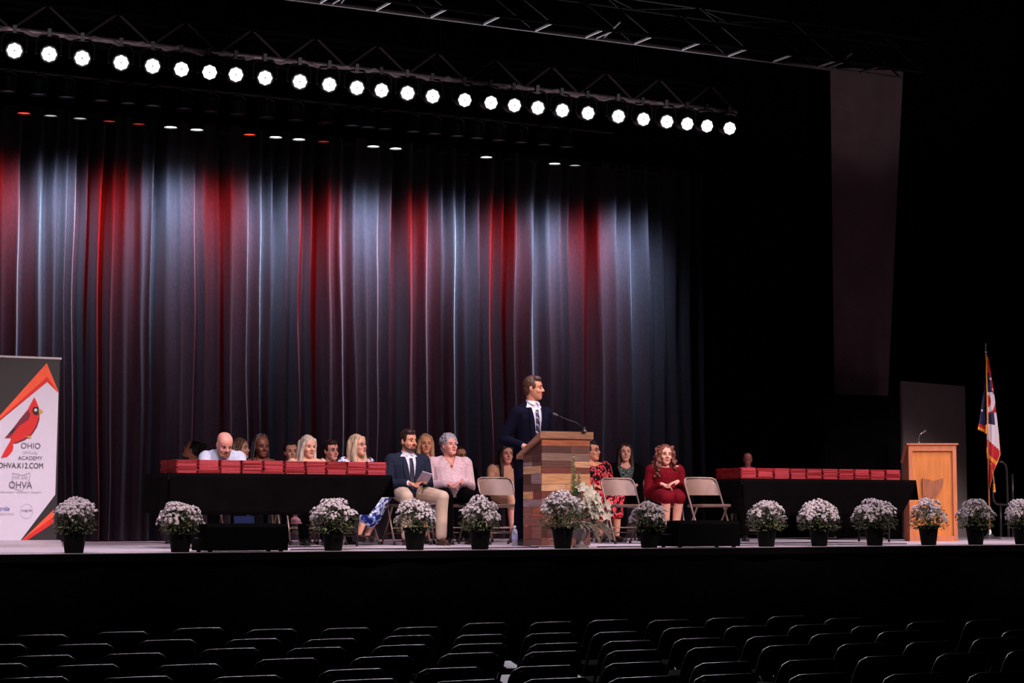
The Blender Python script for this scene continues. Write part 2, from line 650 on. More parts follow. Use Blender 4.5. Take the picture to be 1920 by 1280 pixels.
def make_down():
    t = thing('downlight', '', 'downlight')
    b = MB(); b.lathe([(.05, .2), (.08, .17), (.09, .0), (.085, .0), (.085, .035)], n=18, cap=True); b.build('housing', blk_metal, t)
    b = MB(); b.lathe([(.002, .017), (.084, .015)], n=18, cap=False); b.build('lens', lens_off, t)
    b = MB(); b.tube([(-.1, 0, .08), (-.1, 0, .2), (-.05, 0, .235), (.05, 0, .235), (.1, 0, .2), (.1, 0, .08)], .008, 6); b.box((0, 0, .25), (.04, .05, .04)); b.build('yoke', blk_metal, t)
    return t


dl = make_down()
for i, (px, c) in enumerate(zip(dl_px, dl_col)):
    o = dl if i == 0 else dup(dl)
    x = xat(px, BY, BZ)
    o.location = (x, BY, BZ)
    k = dl_str.get(px, 4)
    m = {0: dn_w, 1: dn_r, 2: dn_rd, 3: dn_wd, 4: lens_off}[k]
    le = [ch for ch in o.children if ch.name.startswith('lens')][0]
    if i:
        le.data = le.data.copy()
    le.data.materials[0] = m
    tag(o, f"{'white' if c == 'W' else 'red'} downlight, {ORD[i + 1]} from the left above the grey curtain", 'downlight', 'downlights along the curtain batten')
    colr = (1.0, .022, .02) if c == 'R' else (.52, .69, 1.0)
    gaussian_beam(lamp('downlight_beam', 'SPOT', (x, BY + .02, BZ - .03), (x, BY + .58, BZ - 1.22), 640 if c == 'R' else 980, colr, .05, 130, .2), R(10.8))

# a second, unlit row of downlights on its own pipe
UBY = 22.2
UBZ = at(535, 224, UBY).z
unlit = mat('faint_downlight', (60, 56, 62), .3, var=0, emit=(.9, .88, 1.0), es=.012)  # weak glow stands in for glints reflected by the unlit lenses
b = MB(); b.tube([(xat(-200, UBY, UBZ), UBY, UBZ + .26), (xat(1150, UBY, UBZ), UBY, UBZ + .26)], .02)
tag(b.build('pipe_batten', blk_metal), 'black pipe batten carrying the unlit row of downlights', 'pipe')
for i, px in enumerate((15, 72, 125, 190, 240, 287, 345, 395, 445, 500, 555, 610, 660, 690, 722, 775, 815, 857, 895, 935, 977, 1020, 1062)):
    o = dup(dl)
    o.location = (xat(px, UBY, UBZ), UBY, UBZ)
    le = [ch for ch in o.children if ch.name.startswith('lens')][0]
    le.data = le.data.copy()
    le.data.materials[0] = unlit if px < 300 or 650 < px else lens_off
    tag(o, f'unlit downlight, {ORD[i + 1]} from the left between the lit lights and the curtain', 'downlight', 'unlit downlights on the middle pipe')

# ------------------------------------------------------------------ people
skin_m = {
    'fair': mat('fair_skin', (222, 158, 134), .55, var=.08, scale=20),
    'pink': mat('pink_skin', (228, 154, 138), .55, var=.08, scale=20),
    'tan': mat('tan_skin', (216, 146, 114), .55, var=.08, scale=20),
    'brown': mat('brown_skin', (106, 54, 36), .5, var=.1, scale=20),
    'ruddy': mat('ruddy_skin', (112, 52, 48), .55, var=.1, scale=20),
}


def hair_mat(name, c):
    return mat(name, c, .5, var=.45, scale=60, stretch=(1, 1, .12), bump=.6, spec=.4)


eye_w = mat('eye_white', (128, 108, 102), .3, var=0)
eye_d = mat('eye_iris', (38, 26, 22), .25, var=0)
lip_m = mat('lips', (168, 84, 80), .5, var=0)
lip_d = mat('dark_lips', (120, 58, 56), .5, var=0)
shoe_m = mat('dark_shoe_leather', (24, 18, 18), .4, var=.1)


def ell(c, rx, ry, n=20, tilt=0.):
    return [Vector((c[0] + rx * math.cos(2 * PI * k / n), c[1] + ry * math.sin(2 * PI * k / n), c[2] + tilt * ry * math.sin(2 * PI * k / n))) for k in range(n)]


HEAD = [(-.122, .018, -.082, -.05), (-.112, .034, -.094, -.02), (-.09, .050, -.096, .03), (-.06, .062, -.091, .06), (-.03, .070, -.088, .078), (0, .0745, -.084, .09),
        (.025, .077, -.090, .097), (.05, .077, -.087, .1), (.08, .068, -.070, .092), (.1, .052, -.048, .074), (.116, .022, -.012, .03)]


def head_prims(b, M, g=0.):
    rings = []
    for z, wx, yf, yb in HEAD:
        ring = []
        cy, ry = (yf + yb) / 2, (yb - yf) / 2 + g
        for k in range(24):
            a = 2 * PI * k / 24
            c_, s_ = math.cos(a), math.sin(a)
            e = .85
            x = (wx + g) * math.copysign(abs(c_) ** e, c_)
            y = cy + ry * math.copysign(abs(s_) ** e, s_)
            ring.append(M @ Vector((x, y, z)))
        rings.append(ring)
    b.loft(rings)


class Person:
    def __init__(self, label, px, ptop, Y, body=0., head=(0, 0, 0), skin='fair', stand=False, lean=0., wid=1.0, hs=1.0, tors=None, base=DECK, voxel=.0075, name='person',
                 hands='lap', ankles=None, knees=None, elbows=None, wrists=None, hdir=None, belly=0., chair=True, hoff=(0, 0, 0)):
        self.sk = skin_m[skin]
        self.skin = skin
        self.vx = voxel
        self.w = wid
        hz = .93 if stand else .585
        self.hz = hz
        ztop = at(px, ptop, Y).z - base
        # torso length so that the crown lands at the measured height
        base_len = (ztop - .116 * hs - .085 * hs - hoff[2]) - hz
        self.k = base_len / .60
        k = self.k
        self.lean = lean
        sp = lambda h: Vector((0, lean * (h / .6), hz + h * k))
        self.sp = sp
        neck = sp(.545)
        hc = sp(.60) + Vector((hoff[0], -.025 * hs + hoff[1], .085 * hs + hoff[2]))
        self.hc = hc
        self.HM = Matrix.Translation(hc) @ Matrix.Rotation(R(head[0] - body), 4, 'Z') @ Matrix.Rotation(R(head[1]), 4, 'X') @ Matrix.Rotation(R(head[2]), 4, 'Y') @ Matrix.Scale(hs, 4)
        off = Matrix.Rotation(R(body), 3, 'Z') @ Vector((hc.x, hc.y, 0))
        X = xat(px, Y, base + ztop - .1)
        self.root = thing(name, label, 'person', (X - off.x, Y - off.y, base), R(body))
        self.neck = neck
        sw = .182 * wid
        sz = sp(.435)
        J = {}
        for s in (-1, 1):
            J['sh', s] = Vector((s * sw, sz.y, sz.z))
            if stand:
                J['hip', s] = Vector((s * .095, 0, hz - .02)); J['kn', s] = Vector((s * .11, -.01, .5)); J['an', s] = Vector((s * .12, .03, .09))
            else:
                J['hip', s] = Vector((s * .095, -.02, hz)); J['kn', s] = Vector((s * .13, -.45, hz - .025)); J['an', s] = Vector((s * .12, -.43, .09))
            if hands == 'lap':
                J['el', s] = Vector((s * (sw + .045), sz.y - .03, sz.z - .27)); J['wr', s] = Vector((s * .095, -.27 - .02 * s, hz + .12 + .014 * s)); J['hd', s] = Vector((-s * .92, -.36, -.2))
            elif hands == 'side':
                J['el', s] = Vector((s * (sw + .05), sz.y + .03, sz.z - .29)); J['wr', s] = Vector((s * (sw + .03), sz.y - .09, sz.z - .53)); J['hd', s] = Vector((0, -.3, -1))
            elif hands == 'table':
                J['el', s] = Vector((s * (sw + .01), sz.y - .16, sz.z - .22)); J['wr', s] = Vector((s * .1, sz.y - .36, sz.z - .19)); J['hd', s] = Vector((-s * .5, -.8, -.1))
        for dct, key in ((knees, 'kn'), (ankles, 'an'), (elbows, 'el'), (wrists, 'wr'), (hdir, 'hd')):
            if dct:
                for s, v in dct.items():
                    J[key, s] = Vector(v)
        self.J = J
        self.belly = belly
        self.torso_rings = [(-.06, .15, .12), (.0, .172, .135), (.08, .165, .128 + belly), (.18, .155, .122 + belly), (.30, .168, .124 + belly * .4), (.39, .182, .118), (.445, .162, .098), (.49, .112, .076), (.535, .068, .06)]
        self.stand = stand
        b = MB()
        self.torso(b, 0)
        self.arms(b, 0)
        self.legs(b, 0)
        b.cap(neck - Vector((0, 0, .02)), .058 * hs, self.HM @ Vector((0, .02, -.06)), .052 * hs)
        HM = self.HM
        head_prims(b, HM)
        b.cap(HM @ Vector((0, -.084, .012)), .009 * hs, HM @ Vector((0, -.112, -.028)), .0115 * hs)
        for s in (-1, 1):
            b.ball(HM @ Vector((s * .011, -.098, -.033)), .010 * hs, n=8, m=6)
            b.ball(HM @ Vector((s * .036, -.062, -.035)), .03 * hs, n=8, m=6)
            b.cap(HM @ Vector((s * .012, -.085, .021)), .008 * hs, HM @ Vector((s * .05, -.07, .022)), .008 * hs)
            b.ball(HM @ Vector((s * .077, .008, -.012)), (.010 * hs, .019 * hs, .032 * hs), M=HM.to_3x3().normalized(), n=8, m=6)
        for s in (-1, 1):
            self.hand(b, s)
            b.cap(J['an', s] + Vector((0, .03, -.045)), .035, J['an', s] + Vector((0, -.15, -.062)), .024)
        b.remesh('body', self.sk, self.root, voxel, 2)
        self.face()
        if chair and not stand:
            cf = Matrix.Rotation(R(body), 3, 'Z') @ Vector((0, .075, 0))
            self.chair_at = (X - off.x + cf.x, Y - off.y + cf.y, base, R(body))

    def torso(self, b, g, z0=-.07, z1=.54):
        rr = []
        for h, rx, ry in self.torso_rings:
            if h < z0 - 1e-6 or h > z1 + 1e-6:
                continue
            c = self.sp(h)
            rr.append(ell(c - Vector((0, .03 * (self.belly > 0) if h < .3 else 0, 0)), rx * self.w + g, ry * (.5 + .5 * self.w) + g))
        b.loft(rr)
        if z1 > .4:
            for s in (-1, 1):
                b.cap(self.neck + Vector((s * .03, .02, -.035)), .046 + g * .6, self.J['sh', s] + Vector((-s * .03, .005, .012)), .05 + g * .6)

    def arms(self, b, g, cut=1.0, sides=(-1, 1), upper=1.0):
        J = self.J
        f = .8 + .2 * self.w
        for s in sides:
            a, e, w_ = J['sh', s], J['el', s], J['wr', s]
            b.ball(a + Vector((-s * .015, 0, 0)), .066 * f + g)
            if upper < 1:
                m = a.lerp(e, upper)
                b.cap(a, .056 * f + g, m, .05 * f + g)
                continue
            b.cap(a, .056 * f + g, e, .043 * f + g)
            m = e.lerp(w_, cut)
            b.cap(e, .043 * f + g, m, (.043 + (.028 - .043) * cut) * f + g)

    def legs(self, b, g, cut=1.0, flare=0.):
        J = self.J
        f = .75 + .25 * self.w
        for s in (-1, 1):
            h, k, a = J['hip', s], J['kn', s], J['an', s]
            b.cap(h, .088 * f + g, k, .06 * f + g)
            m = k.lerp(a, cut)
            calf = k.lerp(a, .35) + Vector((0, .015, 0))
            if cut > .36:
                b.cap(k, .058 * f + g, calf, .055 * f + g)
                b.cap(calf, .055 * f + g, m, (.055 + (.034 - .055) * (cut - .35) / .65) * f + g + flare)
            elif cut > 0:
                b.cap(k, .058 * f + g, m, .056 * f + g)

    def hand(self, b, s):
        J = self.J
        W = J['wr', s]
        d = J['hd', s].normalized()
        fore = (W - J['el', s]).normalized()
        nrm = Vector((0, 0, -1)) if abs(d.z) < .8 else Vector((-s, 0, 0))
        nrm = (nrm - d * nrm.dot(d)).normalized()
        l = d.cross(nrm).normalized()
        if l.dot(Vector((0, -1, 0))) < 0:
            l = -l
        pm = Matrix((l, d, nrm)).transposed()
        b.cap(W - fore * .02, .028, W + d * .02, .026)
        b.ball(W + d * .05, (.041, .052, .018), M=pm, n=10, m=8)
        for q, (o, ln) in enumerate(((.028, .075), (.0095, .084), (-.0095, .078), (-.028, .06))):
            p0 = W + d * .088 + l * o
            p1 = p0 + (d * .9 + nrm * .35).normalized() * ln * .52
            p2 = p1 + (d * .55 + nrm * .8).normalized() * ln * .48
            b.cap(p0, .0092, p1, .0085, 8)
            b.cap(p1, .0085, p2, .0075, 8)
        t0 = W + d * .03 + l * .032
        t1 = t0 + (d * .55 + l * .7 + nrm * .2).normalized() * .04
        t2 = t1 + (d * .85 + l * .2 + nrm * .3).normalized() * .03
        b.cap(t0, .0115, t1, .01, 8)
        b.cap(t1, .01, t2, .0085, 8)

    def face(self):
        HM = self.HM
        for s in (-1, 1):
            b = MB()
            M3 = HM.to_3x3()
            b.ball(HM @ Vector((s * .032, -.0805, .000)), (.0135, .0085, .0062), M=M3, n=12, m=8)
            b.mi = 1
            b.ball(HM @ Vector((s * .032, -.0865, .000)), (.0085, .004, .0064), M=M3, n=10, m=6)
            b.build('eye', [eye_w, eye_d], self.root)
        b = MB()
        for sgn in (1, -1):
            b.tube([HM @ Vector((-.027, -.0865, -.068)), HM @ Vector((-.012, -.0965, -.067 + .004 * sgn)), HM @ Vector((0, -.0985, -.0675 + .003 * sgn)), HM @ Vector((.012, -.0965, -.067 + .004 * sgn)),
                    HM @ Vector((.027, -.0865, -.068))], [.002, .005, .0055, .005, .002], 8)
        b.build('mouth', lip_d if self.skin == 'brown' else lip_m, self.root)

    def brows(self, m, thick=.0045):
        HM = self.HM
        for s in (-1, 1):
            b = MB()
            b.tube([HM @ Vector((s * .014, -.093, .0195)), HM @ Vector((s * .032, -.0905, .0265)), HM @ Vector((s * .052, -.078, .02))], [thick, thick, thick * .5], 6)
            b.build('eyebrow', m, self.root)

    def hair(self, style, m, brow=True):
        HM = self.HM
        H3 = HM.to_3x3()
        b = MB()
        P = lambda x, y, z: HM @ Vector((x, y, z))
        rn = random.Random(hash(style) % 100 + int(self.root.location.x * 100))
        hsc = HM.to_scale().x

        def C(p, r):
            return (P(*p), r * hsc)
        if style == 'short':
            b.ball(P(0, .014, .032), (.084, .1, .1), M=H3, n=20, m=14)
            b.ball(P(0, .05, -.02), (.073, .06, .075), M=H3, n=16, m=10)
            b.ball(P(-.02, -.035, .092), (.05, .05, .035), M=H3)
            b.ball(P(.02, -.03, .095), (.045, .05, .03), M=H3)
            for s in (-1, 1):
                b.ball(P(s * .073, -.01, .02), (.008, .03, .04), M=H3)
        elif style == 'buzz':
            b.ball(P(0, .03, .02), (.0795, .078, .085), M=H3, n=20, m=14)
            b.ball(P(0, .05, -.03), (.07, .055, .06), M=H3)
        elif style in ('curlyshort',):
            b.ball(P(0, .014, .03), (.088, .1, .1), M=H3, n=20, m=14)
            b.ball(P(0, .05, -.03), (.078, .06, .075), M=H3)
            for i in range(70):
                a, e = rn.uniform(0, 2 * PI), rn.uniform(-.1, 1.4)
                x, y, z = .088 * math.cos(e) * math.cos(a), .014 + .1 * math.cos(e) * math.sin(a), .03 + .1 * math.sin(e)
                if y < -.06 and z < .06:
                    continue
                b.ball(P(x, y, z), rn.uniform(.014, .022) * hsc, n=8, m=6)
        elif style in ('long', 'longfront', 'curly', 'bob', 'wavy'):
            b.ball(P(0, .016, .03), (.088, .1, .1), M=H3, n=20, m=14)
            ln = {'bob': .15, 'long': .26, 'longfront': .33, 'curly': .22, 'wavy': .22}[style]
            wd = {'bob': .03, 'long': .032, 'longfront': .03, 'curly': .05, 'wavy': .04}[style]
            for s in (-1, 1):
                b.chain([C((s * .05, -.045, .075), .026), C((s * .078, -.03, .02), wd * .7), C((s * .083, -.012, -.06), wd * .85), C((s * (.085 + .2 * (wd - .03)), -.012 - (.03 if style == 'longfront' else 0), -.12), wd),
                         C((s * .088, -.02 - (.05 if style == 'longfront' else 0), -.05 - ln * .6), wd), C((s * .08, -.03 - (.05 if style == 'longfront' else 0), -.06 - ln), wd * .6)])
                b.chain([C((s * .06, .05, .03), .04), C((s * .07, .055, -.08), .042), C((s * .075, .05, -.04 - ln * .8), .035)])
            b.chain([C((0, .06, .03), .06), C((0, .07, -.08), .062), C((0, .075, -.05 - ln * .8), .045)])
            if style == 'curly':
                for i in range(300):
                    a = rn.uniform(-2.55, 2.55) + PI / 2
                    z = rn.uniform(-.29, .1)
                    rr = .105 + .03 * min(1, max(0, (.05 - z) / .2)) + rn.uniform(-.02, .02)
                    if z > .03:
                        rr *= math.sqrt(max(.05, 1 - ((z - .03) / .1) ** 2))
                    x, y = rr * math.cos(a), .012 + rr * math.sin(a)
                    if y < -.045 and z < .06 and abs(x) < .075:
                        continue
                    b.ball(P(x, y, z), rn.uniform(.011, .022) * hsc, n=8, m=6)
        elif style == 'updo':
            b.ball(P(0, .02, .03), (.086, .1, .1), M=H3, n=20, m=14)
            b.ball(P(.0, .105, .09), .04 * hsc)
        elif style == 'braids':
            b.ball(P(0, .022, .028), (.079, .092, .094), M=H3, n=20, m=14)
            for i in range(11):
                a = -.25 + PI * 1.2 * i / 10
                x, y = .082 * math.cos(a), .03 + .085 * math.sin(a)
                b.tube([P(x * .3, y * .3, .135), P(x * .8, y * .8, .11), P(x * 1.08, y * 1.08, .03), P(x * 1.2, y * 1.2, -.08), P(x * 1.25, y * 1.15, -.17)], .0125 * hsc, 6)

        def post(bm):
            for v in bm.verts:
                q = v.co * 28
                v.co += v.normal * (.004 * noise.noise(Vector((q.x, q.y, q.z * .25))) + .002 * noise.noise(q * 2.5))
        b.remesh('hair', m, self.root, .007, 1, post)
        if brow:
            self.brows(m)

    def beard(self, m, full=True):
        HM = self.HM
        b = MB()
        pts = [(-.066, -.01, -.04), (-.06, -.04, -.075), (-.042, -.077, -.098), (0, -.093, -.110), (.042, -.077, -.098), (.06, -.04, -.075), (.066, -.01, -.04)]
        for (p, q) in zip(pts, pts[1:]):
            b.cap(HM @ Vector(p), .012, HM @ Vector(q), .012, 8)
        b.cap(HM @ Vector((-.022, -.094, -.052)), .006, HM @ Vector((.022, -.094, -.052)), .006, 8)
        b.cap(HM @ Vector((-.03, -.085, -.07)), .008, HM @ Vector((-.03, -.08, -.095)), .012, 8)
        b.cap(HM @ Vector((.03, -.085, -.07)), .008, HM @ Vector((.03, -.08, -.095)), .012, 8)
        b.cap(HM @ Vector((-.025, -.088, -.092)), .013, HM @ Vector((.025, -.088, -.092)), .013, 8)
        b.remesh('beard', m, self.root, .005, 1)

    def glasses(self, m):
        HM = self.HM
        b = MB()
        for s in (-1, 1):
            b.tube([HM @ Vector((s * .034 + .021 * math.cos(a), -.1 + .006 * abs(math.cos(a)), .0 + .016 * math.sin(a))) for a in [2 * PI * k / 14 for k in range(15)]], .0024, 6)
            b.tube([HM @ Vector((s * .055, -.094, .004)), HM @ Vector((s * .08, -.04, .004)), HM @ Vector((s * .082, .01, -.005))], .002, 6)
        b.tube([HM @ Vector((-.013, -.1, .003)), HM @ Vector((0, -.104, .006)), HM @ Vector((.013, -.1, .003))], .002, 6)
        b.build('glasses', m, self.root)

    def vcut(self, top, depth, width, g=.02):
        """post step: open a V neck from height top down to depth"""
        sp, hz, k = self.sp, self.hz, self.k

        def post(bm):
            kill = []
            for f in bm.faces:
                c = f.calc_center_median()
                h = (c.z - hz) / k
                yc = sp(h).y
                if h > depth and c.y < yc - .02 and abs(c.x) < width * min(1., (h - depth) / (top - depth)):
                    kill.append(f)
                elif h > .525 and abs(c.x) < .075:
                    kill.append(f)
            bmesh.ops.delete(bm, geom=kill, context='FACES')
        return post

    def neckcut(self, hmax, round_=0.):
        sp, hz, k = self.sp, self.hz, self.k

        def post(bm):
            kill = []
            for f in bm.faces:
                c = f.calc_center_median()
                h = (c.z - hz) / k
                yc = sp(h).y
                lim = hmax - (round_ * max(0., 1 - abs(c.x) / .1) if c.y < yc else 0)
                if h > lim and abs(c.x) < .16:
                    kill.append(f)
            bmesh.ops.delete(bm, geom=kill, context='FACES')
        return post

    def top(self, name, m, g=.014, sleeve='long', post=None, low=-.07, vox=None):
        b = MB()
        self.torso(b, g, low)
        if sleeve == 'long':
            self.arms(b, g, .93)
        elif sleeve == 'short':
            self.arms(b, g + .006, upper=.62)
        elif sleeve == 'cap':
            self.arms(b, g, upper=.2)
        return b.remesh(name, m, self.root, vox or self.vx, 2, post or self.neckcut(.52, .03))

    def trousers(self, m, cut=.95, flare=.012):
        b = MB()
        self.legs(b, .014, cut, flare)
        for h0, rx, ry in self.torso_rings[:3]:
            pass
        c = self.sp(-.03)
        b.ball((0, c.y, c.z), (.18 * self.w, .14 * self.w, .095))
        return b.remesh('trousers', m, self.root, self.vx, 2)

    def skirt(self, m, cut=.2, name='skirt'):
        J = self.J
        b = MB()
        self.legs(b, .02, cut)
        k0 = (J['kn', -1] + J['kn', 1]) / 2
        b.cap((0, -.03, self.hz), .1, k0 + Vector((0, .03, 0)), .075)
        c = self.sp(-.03)
        b.ball((0, c.y, c.z), (.185 * self.w, .145 * self.w, .095))
        if cut > .3:
            a0 = (J['an', -1] + J['an', 1]) / 2
            b.cap(k0, .08, k0.lerp(a0, cut), .1)
        return b.remesh(name, m, self.root, self.vx, 2)

    def shoes(self, m, sides=(-1, 1)):
        for s in sides:
            a = self.J['an', s]
            b = MB()
            b.cap(a + Vector((0, .035, -.045)), .041, a + Vector((0, -.05, -.05)), .04)
            b.cap(a + Vector((0, -.05, -.052)), .04, a + Vector((0, -.165, -.06)), .029)
            b.box(a + Vector((0, -.06, -.084)), (.075, .26, .012))
            b.remesh('shoe', m, self.root, .007, 1)

    def collar(self, m):
        n_ = self.neck
        b = MB()
        rings = []
        for z, g in ((-.03, .004), (.0, .008), (.022, .004), (.022, -.004), (-.03, -.006)):
            rings.append([n_ + Vector(((.064 + g) * math.cos(a), (.064 + g) * math.sin(a) - .004, z + .014 * math.sin(a))) for a in [2 * PI * k / 24 for k in range(24)]])
        b.loft(rings, cap=False)
        for s in (-1, 1):
            p = [n_ + Vector(q) for q in ((s * .066, -.012, .012), (s * .02, -.071, .0), (s * .007, -.077, -.012), (s * .034, -.092, -.042), (s * .070, -.048, -.014))]
            b.loft([p, [q + Vector((0, -.008, .002)) for q in p]])
        b.build('collar', m, self.root)

    def suit(self, jm, shirt_m, tie_m, tiew=.03, stripe=None):
        sp = self.sp
        self.top('shirt', shirt_m, .008, 'long', self.neckcut(.55))
        self.collar(shirt_m)
        b = MB()
        self.torso(b, .024, -.07, .52)
        self.arms(b, .018, .9)
        jk = b.remesh('jacket', jm, self.root, self.vx, 2, self.vcut(.5, .0 if not self.stand else .02, .074))
        sol = jk.modifiers.new('solidify', 'SOLIDIFY')
        sol.thickness = .005
        # tie with knot, follows the chest
        b = MB()
        rows = []
        for i in range(12):
            t = i / 11
            h = .47 - t * .46
            c = sp(h)
            ry = None
            for (h0, x0, y0), (h1, x1, y1) in zip(self.torso_rings, self.torso_rings[1:]):
                if h0 <= h <= h1:
                    ry = y0 + (y1 - y0) * (h - h0) / (h1 - h0)
            ry = (ry or .1) * (.5 + .5 * self.w) + .021
            if h > .42:
                ry = max(ry, .112 - .2 * (h - .42))
            wv = (.018 if t < .08 else tiew * (.6 + .5 * t))
            y = c.y - ry - (.008 if t < .08 else 0) - (.03 * (self.belly > 0) if h < .3 else 0)
            rows.append([Vector((-wv, y + .004, c.z)), Vector((0, y - .006, c.z)), Vector((wv, y + .004, c.z)), Vector((0, y + .012, c.z))])
        b.loft(rows)
        b.build('tie', tie_m, self.root)
        # lapels along the V
        for s in (-1, 1):
            b = MB()
            rows = []
            for i in range(9):
                t = i / 8
                h = .49 - t * (.46 - (.03 if self.stand else 0))
                c = sp(h)
                xin = .066 * (1 - t) + .010 * t
                xo = xin + .05 * math.sin(PI * min(1, .15 + t * .85)) + .006
                ryf = None
                for (h0, x0, y0), (h1, x1, y1) in zip(self.torso_rings, self.torso_rings[1:]):
                    if h0 <= h <= h1:
                        q = (h - h0) / (h1 - h0)
                        ryf = (x0 + (x1 - x0) * q, y0 + (y1 - y0) * q)
                rx, ry = ryf[0] * self.w + .034, ryf[1] * (.5 + .5 * self.w) + .034
                yy = lambda x: c.y - ry * math.sqrt(max(.02, 1 - (x / rx) ** 2)) - (.03 * (self.belly > 0) if h < .3 else 0)
                rows.append([Vector((s * xin, yy(xin), c.z)), Vector((s * xo, yy(xo) - .003, c.z)), Vector((s * xo, yy(xo) + .012, c.z)), Vector((s * xin, yy(xin) + .012, c.z))])
            b.loft(rows)
            b.build('lapel', jm, self.root)
        # cuffs
        for s in (-1, 1):
            e, w_ = self.J['el', s], self.J['wr', s]
            b = MB()
            b.cap(e.lerp(w_, .86), .039, e.lerp(w_, .96), .037)
            b.remesh('cuff', shirt_m, self.root, .006, 1)


chairs_todo = []


def seated(*a, **k):
    p = Person(*a, **k)
    return p


navy = mat('navy_suit', (36, 40, 56), .85, var=.12, scale=30, spec=.1)
dnavy = mat('dark_navy_suit', (13, 12, 30), .9, var=.12, scale=30, spec=.08)
white_sh = mat('white_shirt', (226, 220, 232), .75, var=.05)
pale_sh = mat('pale_blue_shirt', (196, 202, 222), .8, var=.06, scale=40)
khaki = mat('khaki_trousers', (196, 170, 148), .85, var=.06)
black_fab = mat('black_fabric', (8, 6, 7), .95, var=.2, spec=.05)
tie_navy = mat('navy_tie', (22, 20, 44), .6, var=.1)
# striped tie
tie_st = bpy.data.materials.new('striped_tie'); tie_st.use_nodes = True
_nt = tie_st.node_tree; _w = _nt.nodes.new('ShaderNodeTexWave'); _w.inputs['Scale'].default_value = 8; _w.bands_direction = 'DIAGONAL'
_r2 = _nt.nodes.new('ShaderNodeValToRGB'); _r2.color_ramp.interpolation = 'CONSTANT'; _r2.color_ramp.elements[0].color = lin((26, 28, 50)); _r2.color_ramp.elements[1].color = lin((150, 150, 175)); _r2.color_ramp.elements[1].position = .86
_tc = _nt.nodes.new('ShaderNodeTexCoord'); _nt.links.new(_tc.outputs['Object'], _w.inputs['Vector']); _nt.links.new(_w.outputs['Fac'], _r2.inputs['Fac']); _nt.links.new(_r2.outputs['Color'], _nt.nodes['Principled BSDF'].inputs['Base Color'])

h_brown = hair_mat('brown_hair', (74, 46, 34))
h_dbrown = hair_mat('dark_brown_hair', (46, 28, 24))
h_lbrown = hair_mat('light_brown_hair', (112, 82, 62))
h_black = hair_mat('black_hair', (26, 20, 21))
h_blonde = hair_mat('blonde_hair', (188, 160, 132))
h_pale = hair_mat('pale_blonde_hair', (186, 170, 154))
h_gold = hair_mat('golden_hair', (172, 132, 100))
h_grey = hair_mat('grey_hair', (158, 152, 158))
h_red = hair_mat('auburn_hair', (104, 54, 38))
fl_blue = floral('blue_white_floral', [(0, (20, 26, 90)), (.42, (60, 84, 150)), (.5, (196, 206, 224)), (.6, (235, 235, 240)), (.68, (70, 100, 160))], 16)
fl_red = floral('red_black_floral', [(0, (14, 12, 14)), (.5, (214, 40, 62)), (.57, (240, 120, 120)), (.61, (16, 14, 16)), (.7, (90, 110, 90))], 17)
fl_pink = floral('pink_speckled_blouse', [(0, (214, 182, 186)), (.56, (160, 124, 134)), (.6, (222, 190, 192))], 45)
fl_grey = floral('grey_patterned_top', [(0, (30, 34, 34)), (.48, (120, 132, 126)), (.55, (50, 56, 54)), (.62, (150, 160, 150))], 40)
lace_red = mat('dark_red_dress', (104, 8, 22), .85, var=.35, scale=50, spec=.1)
tan_dress = mat('tan_dress', (206, 152, 120), .85, var=.06)
glass_f = mat('glasses_frame', (30, 22, 24), .3, var=0)
jewel = mat('gold_jewel', (150, 120, 70), .3, .8, var=0)

PEOPLE = []
# --- the speaker
p = Person('man in dark navy suit and striped tie standing speaking behind the plank lectern', 1000, 706, 19.15, body=4, head=(48, 3, 0), skin='tan', stand=True, lean=-.05, wid=1.06, hs=1.06, voxel=.0065,
           elbows={-1: (-.31, .04, 1.16), 1: (.27, .0, 1.13)}, wrists={-1: (-.22, -.2, 1.09), 1: (.22, -.22, 1.1)}, hdir={-1: (.4, -.9, -.05), 1: (-.3, -.9, 0)})
p.suit(dnavy, white_sh, tie_st, .034)
p.trousers(dnavy); p.shoes(shoe_m); p.hair('short', h_brown)
PEOPLE.append(p); SPEAKER = p

# --- bearded man in the front row
p = Person('bearded man in navy jacket, dark tie and khaki trousers sitting beside the left table', 765, 806, 20.35, body=-4, head=(20, 2, 0), skin='tan', lean=.03, wid=1.1, hs=1.05, voxel=.0065,
           knees={-1: (-.19, -.46, .535), 1: (.24, -.45, .535)}, ankles={-1: (-.17, -.42, .09), 1: (.24, -.42, .09)})
p.suit(navy, white_sh, tie_navy, .032); p.trousers(khaki); p.shoes(mat('brown_shoe', (70, 42, 32), .5)); p.hair('short', h_dbrown); p.beard(h_dbrown)
PEOPLE.append(p); BEARD = p

# --- grey-haired woman
p = Person('grey-haired woman in pale pink speckled blouse and black trousers, hands in lap', 842, 815, 20.7, body=-12, head=(8, -6, 0), skin='pink', lean=.04, wid=1.14, hs=1.03, belly=.035, voxel=.0065,
           knees={-1: (-.14, -.46, .53), 1: (.2, -.45, .53)})
p.top('blouse', fl_pink, .02, 'long', p.vcut(.52, .34, .06), vox=.007); p.trousers(black_fab); p.shoes(shoe_m); p.hair('curlyshort', h_grey)
b = MB(); b.tube([p.sp(.5) + Vector((-.05, -.075, .01)), p.sp(.42) + Vector((0, -.135, 0)), p.sp(.5) + Vector((.05, -.075, .01))], .0025, 6); b.ball(p.sp(.42) + Vector((0, -.138, -.012)), .013); b.build('necklace', jewel, p.root)
PEOPLE.append(p)

